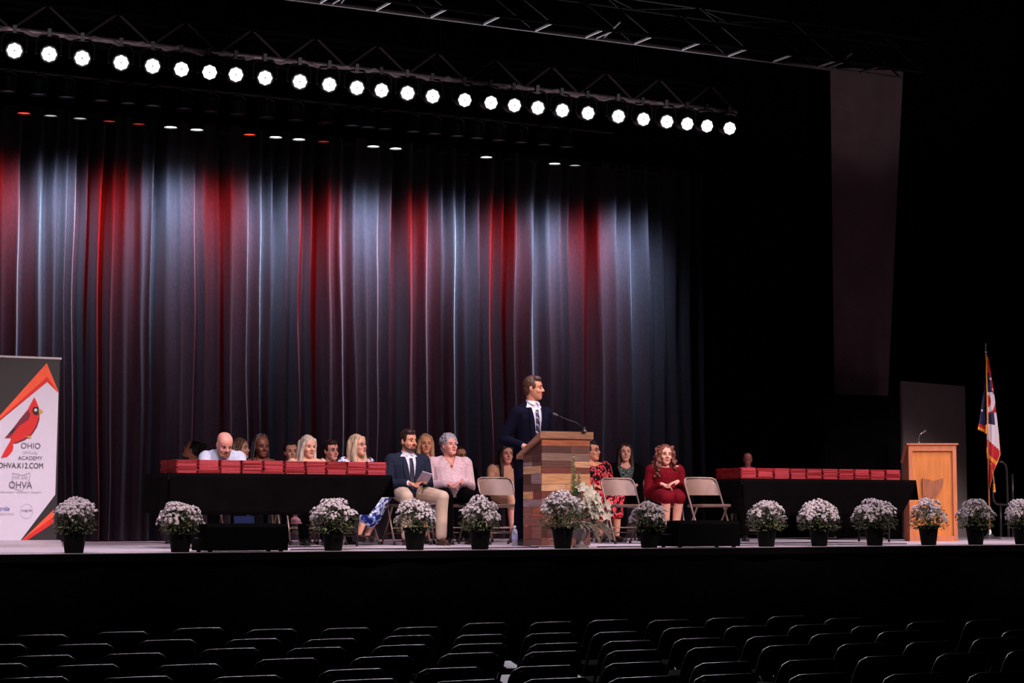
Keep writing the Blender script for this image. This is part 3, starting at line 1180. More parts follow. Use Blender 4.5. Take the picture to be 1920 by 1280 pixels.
# --- back row beside the left table
p = Person('smiling blonde woman in blue floral dress sitting behind the bearded man', 798, 814, 21.9, body=-10, head=(-16, 0, 2), skin='tan', hs=1.0, wid=.92)
p.top('dress_top', fl_blue, .012, 'short', p.neckcut(.49, .07)); p.skirt(fl_blue, .5); p.shoes(shoe_m); p.hair('long', h_gold)
PEOPLE.append(p)
p = Person('woman with dark tied hair and glasses half hidden by the grey-haired woman', 862, 838, 22.5, body=-10, head=(8, 0, 0), skin='tan', hs=.95, wid=.95)
p.top('top', black_fab, .012, 'long'); p.trousers(black_fab); p.shoes(shoe_m); p.hair('updo', h_dbrown); p.glasses(glass_f)
PEOPLE.append(p)
p = Person('woman with long brown hair in sleeveless tan dress beside the speaker', 949, 834, 21.7, body=-12, head=(-5, 0, 0), skin='pink', hs=.98, wid=.95, knees={-1: (-.05, -.46, .53), 1: (.1, -.46, .53)}, ankles={-1: (-.02, -.42, .09), 1: (.12, -.42, .09)})
p.top('dress_top', tan_dress, .012, 'cap', p.neckcut(.485, .05)); p.skirt(tan_dress, .15); p.shoes(shoe_m); p.hair('longfront', h_dbrown)
PEOPLE.append(p)
p = Person('woman in glasses and red-and-black floral dress partly behind the plank lectern', 1109, 826, 21.4, body=0, head=(30, 0, 0), skin='tan', hs=1.04, wid=1.2, belly=.02)
p.top('dress_top', fl_red, .014, 'short', p.neckcut(.5, .05)); p.skirt(fl_red, .45); p.shoes(shoe_m); p.hair('short', h_black); p.glasses(glass_f)
PEOPLE.append(p)
p = Person('woman with straight dark hair in black cardigan over grey patterned top', 1172, 831, 22.3, body=-20, head=(-22, 0, 0), skin='fair', hs=1.0, wid=1.0)
p.top('blouse', fl_grey, .01, 'short', p.neckcut(.49, .06)); 
b = MB(); p.torso(b, .022, -.07, .52); p.arms(b, .018, .9); jk = b.remesh('cardigan', black_fab, p.root, .0075, 2, p.vcut(.5, -.08, .12))
p.trousers(black_fab); p.shoes(shoe_m); p.hair('long', h_dbrown)
PEOPLE.append(p)
# --- redhead
p = Person('woman with curly auburn hair in dark red lace dress sitting with hands clasped', 1247, 834, 19.75, body=-22, head=(-14, 0, 3), skin='fair', hs=.98, wid=.92, lean=.02, voxel=.0065,
           knees={-1: (-.075, -.46, .53), 1: (.075, -.47, .53)}, ankles={-1: (-.07, -.38, .1), 1: (.04, -.38, .1)})
p.top('dress_top', lace_red, .013, 'long', p.neckcut(.505, .02)); p.skirt(lace_red, 0., 'skirt'); p.shoes(mat('silver_shoe', (140, 130, 130), .4)); p.hair('curly', h_red)
PEOPLE.append(p)
# --- people behind the left table
p = Person('bald man in pale shirt bending over the stacks of red folders', 421, 811, 20.45, body=-12, head=(2, 30, 0), skin='pink', hs=1.05, wid=1.06, lean=-.22, hands='table', hoff=(0, -.07, -.085))
p.top('shirt', pale_sh, .014, 'long', p.neckcut(.54)); p.trousers(black_fab); p.shoes(shoe_m); p.beard(mat('sandy_beard', (150, 96, 72), .7))
p.brows(mat('sandy_beard', (150, 96, 72)))
p.collar(pale_sh)
PEOPLE.append(p)
p = Person('person with dark hair in a bun bending at the left end of the folders', 362, 824, 22.7, body=-40, head=(-130, -25, 0), skin='tan', hs=1.0, wid=.95, lean=-.12)
p.top('top', black_fab, .012, 'cap', p.neckcut(.49, .03)); p.trousers(black_fab); p.shoes(shoe_m); p.hair('updo', h_black)
PEOPLE.append(p)
p = Person('woman with light brown hair looking right, close behind the bald man', 451, 822, 22.1, body=0, head=(42, 0, 0), skin='fair', hs=1.0, wid=.92)
p.top('top', black_fab, .012, 'long'); p.trousers(black_fab); p.shoes(shoe_m); p.hair('bob', h_lbrown)
PEOPLE.append(p)
p = Person('woman with thin grey-black braids sitting behind the left table', 490, 817, 21.0, body=-8, head=(4, 6, 0), skin='brown', hs=1.0, wid=.86, ankles={1: (.25, -.62, .33)}, knees={1: (.1, -.46, .56)})
p.top('top', black_fab, .012, 'long', p.neckcut(.5, .05)); p.trousers(black_fab, .8); p.shoes(mat('pale_pink_shoe', (196, 130, 136), .6)); p.hair('braids', mat('grey_black_braids', (46, 40, 46), .5, var=.6, scale=60))
PEOPLE.append(p)
p = Person('woman with smooth dark hair sitting between the braids and the pale blonde', 545, 830, 22.95, body=-10, head=(-4, 0, 0), skin='fair', hs=.97, wid=.85)
p.top('top', black_fab, .012, 'long'); p.trousers(black_fab); p.shoes(shoe_m); p.hair('updo', h_black)
PEOPLE.append(p)
p = Person('woman with long pale blonde hair looking down behind the left table', 577, 817, 20.8, body=-10, head=(10, 8, 0), skin='fair', hs=1.0, wid=.95)
p.top('top', mat('cream_top', (206, 170, 150), .8), .012, 'long', p.neckcut(.49, .05)); p.trousers(black_fab); p.shoes(shoe_m); p.hair('long', h_pale)
PEOPLE.append(p)
p = Person('woman with short dark hair and black glasses behind the red folders', 620, 826, 21.75, body=-8, head=(16, 0, 0), skin='pink', hs=1.0, wid=.88)
p.top('top', black_fab, .012, 'long', p.neckcut(.5, .04)); p.trousers(black_fab); p.shoes(shoe_m); p.hair('short', h_dbrown); p.glasses(glass_f)
PEOPLE.append(p)
p = Person('blonde woman with glasses and blue floral dress at the right end of the left table', 670, 815, 20.6, body=8, head=(30, -4, 0), skin='fair', hs=1.02, wid=.95,
           knees={-1: (-.05, -.46, .57), 1: (.12, -.45, .57)}, ankles={-1: (-.2, -.40, .13), 1: (-.03, -.3, .12)})
p.top('dress_top', fl_blue, .012, 'short', p.neckcut(.48, .06)); p.skirt(fl_blue, .62); p.shoes(mat('dark_sandal', (40, 26, 26), .5)); p.hair('wavy', h_blonde); p.glasses(glass_f)
PEOPLE.append(p)
p = Person('person in dark clothes mostly hidden behind the right table folders', 1402, 849, 21.3, body=-25, head=(140, 10, 0), skin='ruddy', hs=.72, wid=.9)
p.top('top', black_fab, .012, 'long'); p.trousers(black_fab); p.shoes(shoe_m)
PEOPLE.append(p)

# ------------------------------------------------------------------ folding chairs on the stage
beige = mat('beige_chair_metal', (124, 96, 84), .42, .25, var=.06)
beige_d = mat('beige_chair_tube', (140, 116, 106), .35, .5, var=.06)


def rrect(w_, h_, r, n=5):
    pts = []
    for cx, cy, a0 in ((w_ / 2 - r, h_ / 2 - r, 0), (-w_ / 2 + r, h_ / 2 - r, 90), (-w_ / 2 + r, -h_ / 2 + r, 180), (w_ / 2 - r, -h_ / 2 + r, 270)):
        for i in range(n + 1):
            a = R(a0 + 90 * i / n)
            pts.append((cx + r * math.cos(a), cy + r * math.sin(a)))
    return pts


def make_folding_chair(name, m_pan, m_tube, top=.765, curved=True):
    t = thing(name, '', 'chair')
    W2 = .215
    y_of = lambda z: .19 - .43 * (top - z) / top
    # backrest: bowed sheet between the uprights
    b = MB()
    rows = []
    for j in range(9):
        q = j / 8
        z = top - .20 + .195 * q
        row = []
        for i in range(15):
            u = -1 + 2 * i / 14
            edge = 1 - (max(0., q - .7) / .3) ** 3 * .10
            row.append(Vector((u * (W2 - .004) * edge, y_of(z) + .035 * (1 - u * u) - .004, z - .02 * (abs(u) ** 4) * (q > .8))))
        rows.append(row)
    front = rows
    b.loft([r + [p + Vector((0, .014, 0)) for p in reversed(r)] for r in rows])
    b.build('backrest', m_pan, t, angle=60)
    b = MB()
    rings = []
    for z, inset in ((.425, .012), (.43, .002), (.447, 0), (.455, .012)):
        rings.append([Vector((u, v - .03, z + .006 * (v < -.15))) for u, v in rrect(.40 - inset * 2, .40 - inset * 2, .05)])
    b.loft(rings); b.build('seat', m_pan, t, angle=60)
    b = MB()
    pts = [(-W2, y_of(0.012), .012), (-W2, y_of(.3), .3), (-W2, y_of(top - .06), top - .06), (-W2 + .012, y_of(top - .02), top - .02), (-W2 + .05, y_of(top) + .008, top), (0, y_of(top) + .036, top + .003)]
    pts = pts + [(-x, y, z) for x, y, z in reversed(pts[:-1])]
    b.tube(pts, .0125, 8); b.build('frame', m_tube, t, angle=180)
    for s in (-1, 1):
        b = MB(); b.tube([(s * (W2 - .02), -.10, .425), (s * (W2 - .02), .08, .2), (s * (W2 - .02), .235, .012)], .011, 8); b.build('leg', m_tube, t, angle=180)
        b = MB(); b.lathe([(.016, -.012), (.016, .02), (.012, .03)], c=(s * W2, y_of(.012), .012), n=10); b.lathe([(.015, -.012), (.015, .02)], c=(s * (W2 - .02), .235, .012), n=10); b.build('foot_cap', blk_metal, t)
    b = MB(); b.tube([(-W2 + .02, .14, .13), (W2 - .02, .14, .13)], .008, 6); b.build('crossbar', m_tube, t, angle=180)
    b = MB()
    b.tube([(-W2, y_of(.17), .17), (-W2 + .02, y_of(.19), .19), (W2 - .02, y_of(.19), .19), (W2, y_of(.17), .17)], .008, 6)
    b.build('crossbar', m_tube, t, angle=180)
    return t


fc = make_folding_chair('folding_chair', beige, beige_d)
spots = []
for i, p in enumerate(PEOPLE):
    if hasattr(p, 'chair_at'):
        x, y, z, r = p.chair_at
        lab = p.root['label']
        spots.append((x, y, r, None, i))
seat_labels = {
    1: 'beige folding chair under the bearded man', 2: 'beige folding chair under the grey-haired woman', 3: 'beige folding chair under the smiling blonde woman',
    4: 'beige folding chair under the woman half hidden behind the grey-haired woman', 5: 'beige folding chair under the woman in the tan dress', 6: 'beige folding chair under the woman in red-and-black floral dress',
    7: 'beige folding chair under the woman in the black cardigan', 8: 'beige folding chair under the woman in the dark red lace dress', 9: 'beige folding chair under the bald man at the left table',
    10: 'beige folding chair under the person with a dark bun', 11: 'beige folding chair under the woman with light brown hair', 12: 'beige folding chair under the woman with braids',
    13: 'beige folding chair under the smooth dark-haired woman', 14: 'beige folding chair under the pale blonde woman', 15: 'beige folding chair under the woman with black glasses',
    16: 'beige folding chair under the blonde woman at the table end', 17: 'beige folding chair under the person behind the right table'}
first = True
def place_chair(x, y, r, lab):
    global first
    o = fc if first else dup(fc)
    first = False
    o.location = (x, y, DECK)
    o.rotation_euler = (0, 0, r)
    tag(o, lab, 'chair', 'beige folding chairs on the stage')
for x, y, r, _, i in spots:
    place_chair(x, y, r, seat_labels[i])
place_chair(xat(938, 20.2, DECK + .6), 20.2, R(-6), 'empty beige folding chair between the grey-haired woman and the lectern')
place_chair(xat(1169, 20.0, DECK + .6), 20.0, R(-6), 'empty beige folding chair just right of the plank lectern')
place_chair(12.73, 19.2, R(-4), 'empty beige folding chair right of the woman in dark red')

# ------------------------------------------------------------------ tables with black cloths
table_cloth = mat('black_tablecloth', (8, 6, 7), .95, var=.2, scale=5, spec=.03)
tab_grey = mat('table_top_plastic', (120, 115, 115), .6)


def table(px0, px1, Y, label, clabel, drop, zt=.75):
    D_ = .74
    x0, x1 = xat(px0, Y, DECK + zt), xat(px1, Y, DECK + zt)
    Wd = x1 - x0
    t = thing('folding_table', label, 'table', ((x0 + x1) / 2, Y + D_ / 2, DECK))
    b = MB(); b.box((0, 0, zt - .025), (Wd - .02, D_ - .02, .04)); b.build('tabletop', tab_grey, t, smooth=False)
    for s in (-1, 1):
        for q in (-1, 1):
            b = MB(); b.tube([(s * (Wd / 2 - .35), q * (D_ / 2 - .08), zt - .05), (s * (Wd / 2 - .35), q * (D_ / 2 - .08), .012)], .014); b.build('leg', blk_metal, t)
        b = MB(); b.tube([(s * (Wd / 2 - .35), -D_ / 2 + .08, .12), (s * (Wd / 2 - .35), D_ / 2 - .08, .12)], .011); b.build('brace', blk_metal, t)
    # cloth: flat top and hanging skirt whose corners hang lower, then taper inward
    c = thing('tablecloth', clabel, 'tablecloth', ((x0 + x1) / 2, Y + D_ / 2, DECK))
    b = MB(); b.box((0, 0, zt + .003), (Wd + .012, D_ + .012, .006)); b.build('top_sheet', table_cloth, c, smooth=False)

    def hang(name, a, e, out, d0, taper):
        b = MB()
        a, e, out = Vector(a), Vector(e), Vector(out)
        L = (e - a).length
        nn = int(L / .04)
        rows = []
        for j in range(11):
            v = j / 10
            row = []
            for i in range(nn + 1):
                u = i / nn
                x = u * L
                dr = d0
                k = taper * v ** 1.4
                uu = u * (1 - k / L)
                p_ = a.lerp(e, uu)
                fl = .004 + v * (.02 + .014 * math.sin(x * 9 + 1) + .008 * math.sin(x * 23))
                row.append(Vector((p_.x, p_.y, 0)) + out * fl + Vector((0, 0, zt - dr * v)))
            rows.append(row)
        b.loft(rows, cap=False, closed=False)
        o = b.build(name, table_cloth, c, angle=180)
        so = o.modifiers.new('solidify', 'SOLIDIFY'); so.thickness = .003
    hx, hy = Wd / 2 + .006, D_ / 2 + .006
    hang('front_drop', (-hx, -hy, 0), (hx, -hy, 0), (0, -1, 0), drop, .26)
    hang('end_drop', (hx, -hy, 0), (hx, hy, 0), (1, 0, 0), drop * .55, .05)
    hang('end_drop', (-hx, hy, 0), (-hx, -hy, 0), (-1, 0, 0), drop * .95, .0)
    hang('back_drop', (hx, hy, 0), (-hx, hy, 0), (0, 1, 0), drop * .5, .05)
    return x0, x1


LT = (318, 733, 19.0)
lx0, lx1 = table(*LT, 'long folding table under the black cloth left of the bearded man', 'black cloth over the left table of red folders', .41)
RT = (1392, 1716, 18.9)
rx0, rx1 = table(*RT, 'long folding table under the black cloth beside the pine lectern', 'black cloth over the right table of red folders', .42)

# red diploma folders
red_cov = mat('red_leatherette', (138, 6, 20), .5, var=.12, scale=30)
red_lite = mat('folder_edge', (196, 66, 78), .6, var=.1, scale=40)


def make_folder(wd=.226, dp=.165, th=.0118):
    b = MB()
    for z in (0, th - .003):
        b.loft([[Vector((u, v, z + q)) for u, v in rrect(wd - i_, dp - i_, .006, 2)] for q, i_ in ((0, .001), (.0006, 0), (.0024, 0), (.003, .001))])
    # spine at the back, leaves between
    b.box((0, dp / 2 - .003, th / 2), (wd, .004, th - .001))
    b.mi = 1
    b.box((0, -.002, th / 2), (wd - .03, dp - .005, th - .006))
    me = bpy.data.meshes.new('diploma_folder')
    bmesh.ops.recalc_face_normals(b.bm, faces=b.bm.faces)
    b.bm.to_mesh(me); b.bm.free()
    me.materials.append(red_cov); me.materials.append(red_lite)
    return me


fold_me = make_folder()
fr = random.Random(11)


def stack(x, y, z, nn, lab, group):
    for k in range(nn):
        o = bpy.data.objects.new('diploma_folder', fold_me)
        COL.objects.link(o)
        o.location = (x + fr.uniform(-.004, .004), y + fr.uniform(-.004, .004), z + k * .0122)
        o.rotation_euler = (0, 0, fr.uniform(-.02, .02) + (PI if fr.random() < .4 else 0))
        tag(o, lab.format(ORD[nn - k]), 'folder', group)


ztop_ = DECK + .75 + .0065
for i in range(10):
    pxc = 330 + (725 - 330) * 0
    a = [330, 371, 412, 453, 493.5, 533, 573, 612, 650, 687.5, 725]
    yc = LT[2] + .11
    x = (xat(a[i], LT[2] + .03, ztop_ + .07) + xat(a[i + 1], LT[2] + .03, ztop_ + .07)) / 2
    stack(x, yc, ztop_, 11, f'red folder, {{}} from the top, in the {ORD[i + 1]} front stack from left, left table', f'red folders in the {ORD[i + 1]} stack on the left table')
    if i == 0:
        for q in (1, 2):
            stack(x, yc + .172 * q, ztop_, 11, f"red folder, {{}} from the top, {'middle' if q == 1 else 'rear'} stack at the left end, left table", f"red folders in the {'middle' if q == 1 else 'rear'} end stack of the left table")
for i in range(10):
    a0, a1 = 1388, 1689
    yc = RT[2] + .11
    xa, xb = xat(a0, RT[2] + .03, ztop_ + .06), xat(a1, RT[2] + .03, ztop_ + .06)
    x = xa + (xb - xa) * (i + .5) / 10
    stack(x, yc, ztop_, 10, f'red folder, {{}} from the top, in the {ORD[i + 1]} front stack from left, right table', f'red folders in the {ORD[i + 1]} stack on the right table')
    if i == 0:
        for q in (1, 2):
            stack(x, yc + .172 * q, ztop_, 10, f"red folder, {{}} from the top, {'middle' if q == 1 else 'rear'} stack at the left end, right table", f"red folders in the {'middle' if q == 1 else 'rear'} end stack of the right table")

# ------------------------------------------------------------------ plank lectern
def wood(name, c, var=.3, stretch=(.6, .6, 7)):
    return mat(name, c, .6, var=var, scale=9, stretch=stretch, bump=.08)


WD = {k: wood('plank_' + k, c) for k, c in dict(tan=(206, 150, 104), orange=(168, 92, 58), dark=(84, 48, 40), grey=(138, 106, 94), lilac=(150, 122, 122), red=(118, 58, 48), brown=(104, 64, 54), pale=(214, 164, 124), knot=(132, 82, 70)).items()}
WL = list(WD)
LX0, LX1, LYF = xat(1014.5, 18.3, DECK + .6), xat(1105, 18.3, DECK + .6), 18.3
LW, LD, LH = LX1 - LX0, .40, 1.20
lt = thing('plank_lectern', 'large lectern clad in mixed reclaimed planks with a sloping top', 'lectern', ((LX0 + LX1) / 2, LYF + LD / 2, DECK))


def planks(rows, width, place):
    b = MB()
    for z0, z1, segs in rows:
        u = 0
        for (u1, key) in segs:
            b.mi = WL.index(key)
            c, s = place((u + u1) / 2 * width - width / 2, (z0 + z1) / 2, (u1 - u) * width - .003, z1 - z0 - .003)
            b.box(c, s)
            u = u1
    return b


zz = lambda py: DECK * 0 + (1023.5 - py) / 176.
frows = [(816, 823, [(1, 'pale')]), (823, 836, [(1, 'orange')]), (836, 849, [(.6, 'dark'), (1, 'brown')]), (849, 864, [(1, 'grey')]), (864, 876, [(.65, 'brown'), (1, 'pale')]), (876, 887, [(1, 'red')]),
         (887, 907, [(1, 'tan')]), (907, 920, [(.5, 'pale'), (1, 'tan')]), (920, 934, [(1, 'red')]), (934, 949, [(.3, 'lilac'), (1, 'brown')]), (949, 968, [(.6, 'knot'), (1, 'dark')]), (968, 986, [(1, 'brown')]), (986, 1006, [(.4, 'dark'), (1, 'red')]), (1006, 1021, [(1, 'knot')])]
frows = [(zz(b_), zz(a_), s) for a_, b_, s in frows]
b = planks(frows, LW, lambda u, z, su, sz: ((u, -LD / 2 - .009, z), (su, .018, sz)))
b.build('front_panel', [WD[k] for k in WL], lt, smooth=False)
srows = [(838, 853, [(1, 'dark')]), (853, 865, [(.5, 'brown'), (1, 'dark')]), (865, 873, [(.5, 'lilac'), (1, 'brown')]), (873, 888, [(1, 'pale')]), (888, 907, [(.45, 'dark'), (1, 'lilac')][::1]), (907, 920, [(1, 'brown')]), (920, 935, [(.55, 'tan'), (1, 'red')]),
         (935, 949, [(1, 'lilac')]), (949, 968, [(.55, 'knot'), (1, 'orange')]), (968, 985, [(1, 'knot')]), (985, 1008, [(.5, 'red'), (1, 'knot')]), (1008, 1021, [(1, 'brown')])]
srows = [(zz(b_), zz(a_), s) for a_, b_, s in srows]
for s in (-1, 1):
    # u runs from the back (image left) to the front
    b = planks(srows, LD, lambda u, z, su, sz: ((s * (LW / 2 + .003 - .012), -u, z), (.018, su, sz)))
    # wedge above the last row follows the slope
    b.mi = WL.index('dark')
    b.prism([(LD / 2, zz(838)), (-LD / 2, zz(838)), (-LD / 2, LH - .03), (LD / 2, LH - .03 - .17)], .018, (s * (LW / 2 - .018) if s > 0 else -LW / 2, 0, 0), (0, 1, 0), (0, 0, 1), (1, 0, 0))
    b.build('side_panel', [WD[k] for k in WL], lt, smooth=False)
b = MB()
sl = .42
b.prism([(-LD / 2 - .04, LH - .055), (-LD / 2 - .04, LH + .02), (LD / 2 + .1, LH + .02 - .24), (LD / 2 + .1, LH - .055 - .21)], LW + .06, (-LW / 2 - .03, 0, 0), (0, 1, 0), (0, 0, 1), (1, 0, 0))
tp = b.build('sloped_top', wood('lectern_top_wood', (160, 112, 84)), lt, smooth=False)
b = MB(); b.box((0, .05, .72), (LW - .04, .3, .02)); b.build('shelf', WD['brown'], lt, smooth=False)

# gooseneck microphone on the plank lectern
chrome = mat('chrome', (190, 185, 190), .2, .9, var=.05)


def gooseneck(label, pts, base_n, r=.0065):
    P0 = Vector(pts[0])
    t = thing('gooseneck_microphone', label, 'microphone', P0)
    L_ = [Vector(q) - P0 for q in pts]
    b = MB(); b.lathe([(.028, 0), (.026, .012), (.012, .02), (.011, .05)], n=14); b.build('base', chrome, t)
    b = MB(); b.tube(L_, r, 8); b.build('gooseneck', blk_metal if base_n == 0 else chrome, t, angle=180)
    d = (L_[-1] - L_[-2]).normalized()
    b = MB(); b.tube([L_[-1], L_[-1] + d * .02, L_[-1] + d * .055, L_[-1] + d * .06], [.008, .0125, .0125, .006], 10); b.build('capsule', mat('grey_mic_foam', (88, 86, 88), .7) if base_n == 0 else chrome, t)
    return t


mY = 18.24
q0 = at(1096, 808, mY)
q0.z = DECK + LH + .02 + .004
gooseneck('black gooseneck microphone curving up from the plank lectern', [q0, at(1088, 798, mY), at(1082, 793, mY + .02), at(1068, 788, mY + .05), at(1055, 783, mY + .08), at(1046, 779, mY + .1)], 0)
# papers on the lectern
b = MB(); M_ = Matrix.Rotation(-math.atan2(.24, LD + .14), 3, 'X')
b.box((0, 0, 0), (.22, .28, .004), M_)
pp = b.build('pale_sheet', mat('white_paper', (226, 220, 226), .8, var=.03), smooth=False)
pp.location = (lt.location.x - .05, lt.location.y - .02, DECK + LH - .069)
tag(pp, 'white paper lying on the sloping top of the plank lectern', 'paper')

# ------------------------------------------------------------------ pine lectern with the state outline
pine = wood('varnished_pine', (206, 122, 54), .14, (3, 3, .5))
pine_l = wood('pine_frame', (196, 116, 76), .15, (3, 3, .5))
emb = wood('emblem_walnut', (156, 92, 58), .25, (5, 5, .5))
PY = 19.9
pl = thing('pine_lectern', 'varnished pine lectern with a carved state-outline emblem on its front', 'lectern', (xat(1744, PY + .2, DECK + .6), PY + .2, DECK), R(-30))
PW, PD, PH = .61, .44, 1.235
b = MB(); b.box((0, -PD / 2 + .03, PH / 2), (PW - .08, .02, PH - .02)); b.build('front_panel', pine, pl, smooth=False)
b = MB()
for s in (-1, 1):
    b.box((s * (PW / 2 - .025), -PD / 2 + .012, PH / 2), (.05, .03, PH))
b.box((0, -PD / 2 + .0125, PH - .04), (PW - .1, .03, .08)); b.box((0, -PD / 2 + .0125, .035), (PW - .1, .03, .07))
b.build('front_frame', pine_l, pl, smooth=False)
for s in (-1, 1):
    b = MB(); b.prism([(-PD / 2 + .03, 0), (PD / 2, 0), (PD / 2, PH - .2), (-PD / 2 + .03, PH)], .02, (s * PW / 2 - (.02 if s > 0 else 0), 0, 0), (0, 1, 0), (0, 0, 1), (1, 0, 0)); b.build('side_panel', pine_l, pl, smooth=False)
b = MB(); b.box((0, -PD / 2 + .05, PH + .008), (PW + .05, .14, .02)); b.prism([(-PD / 2 + .11, PH + .0), (-PD / 2 + .11, PH + .018), (PD / 2 + .05, PH - .2), (PD / 2 + .05, PH - .22)], PW + .05, (-PW / 2 - .025, 0, 0), (0, 1, 0), (0, 0, 1), (1, 0, 0)); b.build('top_board', pine_l, pl, smooth=False)
OHIO = [(0, 1), (.2, .965), (.36, .95), (.5, .88), (.62, .905), (.78, .96), (1, 1.02), (1, .86), (.97, .72), (.93, .6), (.86, .48), (.80, .36), (.72, .26), (.63, .2), (.58, .07), (.5, .0), (.42, .05), (.33, .1), (.22, .08), (.12, .17), (.0, .2)]
b = MB(); b.prism([((u - .5) * .265, (v - .5) * .285 + .66) for u, v in OHIO], -.03, (0, -PD / 2 + .02, 0), (1, 0, 0), (0, 0, 1), (0, 1, 0)); b.build('state_emblem', emb, pl, smooth=False)
mp = pl.matrix_basis
th_ = R(-30)
Rz = Matrix.Rotation(th_, 3, 'Z')
mb = Vector(pl.location) + Rz @ Vector((-.16, -PD / 2 + .08, PH + .019))
gooseneck('small chrome microphone standing on the pine lectern', [mb, mb + Vector((.0, 0, .06)), mb + Vector((.01, -.01, .11)), mb + Vector((.035, -.03, .135))], 1, .008)

# ------------------------------------------------------------------ roll-up banner
BNY = 20.7
bw = .85
bx = xat(109.0, BNY, DECK + 1.0) - bw / 2
bn = thing('roll_up_banner', 'white and black roll-up banner with a red bird at far left of stage', 'banner', (bx, BNY, DECK))
b_white = mat('banner_white', (206, 198, 210), .6, var=.02)
b_black = mat('banner_charcoal', (36, 30, 32), .5, var=.1, scale=4)
b_or = mat('banner_orange', (236, 84, 44), .6, var=.04)
b_red = mat('banner_red', (206, 30, 26), .6, var=.04)
b_dred = mat('banner_dark_red', (112, 24, 44), .6, var=.04)
b_blk = mat('banner_ink', (26, 18, 22), .6, var=0)
b_yel = mat('banner_yellow', (206, 150, 60), .6, var=0)
b_grey = mat('banner_grey_ink', (96, 88, 98), .6, var=0)
b_lg = mat('banner_pale_grey_ink', (176, 166, 178), .6, var=0)
b_blu = mat('banner_blue_ink', (60, 66, 150), .6, var=0)
alum = mat('brushed_aluminium', (190, 180, 186), .4, .6, var=.05)
BT = at(100, 673, BNY).z - DECK
BB = .075
b = MB(); b.box((0, 0, (BT + BB) / 2), (bw, .003, BT - BB)); b.build('panel', b_black, bn, smooth=False)
b = MB(); b.box((0, 0, BT + .008), (bw + .03, .02, .022)); b.build('top_rail', alum, bn, smooth=False)
b = MB(); b.loft([[Vector((x, y, z)) for y, z in ((-.11, 0), (.11, 0), (.11, .03), (.05, .075), (-.06, .075), (-.11, .035))] for x in (-bw / 2 - .03, bw / 2 + .03)]); b.build('base', alum, bn, smooth=False)
b = MB(); b.tube([(0, .02, .06), (0, .02, BT - .02)], .009); b.build('support_pole', alum, bn)


def bl(px, py):
    q = at(px, py, BNY)
    return Vector((max(-bw / 2, min(bw / 2, q.x - bx)), 0, max(BB, min(BT, q.z - DECK))))


def flat(name, polys, parent=bn, y0=-.0022):
    mats_, b_ = [], MB()
    for k, (m_, pts) in enumerate(polys):
        if m_ not in mats_:
            mats_.append(m_)
        b_.mi = mats_.index(m_)
        vs_ = [b_.bm.verts.new(v + Vector((0, y0 - .0008 * k, 0))) for v in pts]
        for tri in geometry.tessellate_polygon([[Vector((v.x, v.z, 0)) for v in pts]]):
            b_._f([vs_[q] for q in tri])
    me = bpy.data.meshes.new(name)
    bmesh.ops.recalc_face_normals(b_.bm, faces=b_.bm.faces)
    b_.bm.to_mesh(me); b_.bm.free()
    return link(name, me, mats_, parent, False)


P = lambda pts: [bl(x, y) for x, y in pts]
flat('print', [(b_white, P([(109.5, 736.5), (88.3, 716), (-34, 813.5), (-34, 1013.8), (38.7, 1013.8), (103.5, 927)])),
               (b_or, P([(-34, 816), (87.5, 680.3), (109.2, 733), (109.5, 736.5), (88.3, 716), (-34, 813.5)])),
               (b_red, P([(-20, 803), (30, 758), (88.2, 706), (109.5, 736), (88.3, 716)])),
               (b_or, P([(100.8, 954.8), (40.8, 1013.8), (51, 1013.8), (100.6, 980)])),
               (b_red, P([(100.7, 968), (41, 1013.8), (51, 1013.8), (100.6, 980)]))])
Z1 = lambda x, y: bl(x / 6.4, y / 6.4 + 660)
Q = lambda pts: [Z1(x, y) for x, y in pts]
circ = lambda cx, cy, r_: [(cx + r_ * math.cos(2 * PI * k / 16), cy + r_ * math.sin(2 * PI * k / 16)) for k in range(16)]
flat('bird_logo', [(b_red, Q([(410, 540), (440, 600), (458, 650), (472, 750), (470, 810), (440, 900), (380, 990), (300, 1050), (200, 1090), (150, 1095), (158, 1130), (150, 1180), (120, 1220), (80, 1255), (10, 1268), (60, 1170), (120, 1070), (132, 1030), (55, 1030), (150, 920), (240, 800), (330, 690)])),
                   (b_dred, Q([(55, 1030), (150, 920), (240, 800), (335, 690), (362, 760), (340, 812), (240, 875), (190, 930), (132, 1010)])),
                   (b_blk, Q([(95, 985), (150, 920), (190, 905), (150, 965)])),
                   (b_dred, Q([(472, 750), (470, 810), (440, 900), (380, 990), (300, 1050), (200, 1090), (150, 1095), (280, 1040), (360, 990), (430, 880)])),
                   (b_blk, Q([(385, 690), (398, 660), (440, 655), (462, 665), (462, 745), (425, 757), (395, 735)])),
                   (b_white, Q(circ(425, 694, 18))),
                   (b_yel, Q([(460, 685), (480, 680), (515, 712), (480, 735), (464, 745)])),
                   (b_yel, Q([(270, 1013), (360, 1008), (380, 1020), (340, 1035), (330, 1020)]))], y0=-.008)


def blet(s, xa, xb, yc, m_, hpx=None, bold=0.):
    l_, r_ = at(xa, yc, BNY), at(xb, yc, BNY)
    hh = None if hpx is None else hpx / 178.
    me = text_mesh(s, r_.x - l_.x, hh, bold)
    o = link('lettering', me, m_, bn, False)
    o.location = ((l_.x + r_.x) / 2 - bx, -.009, l_.z - DECK)
    return o


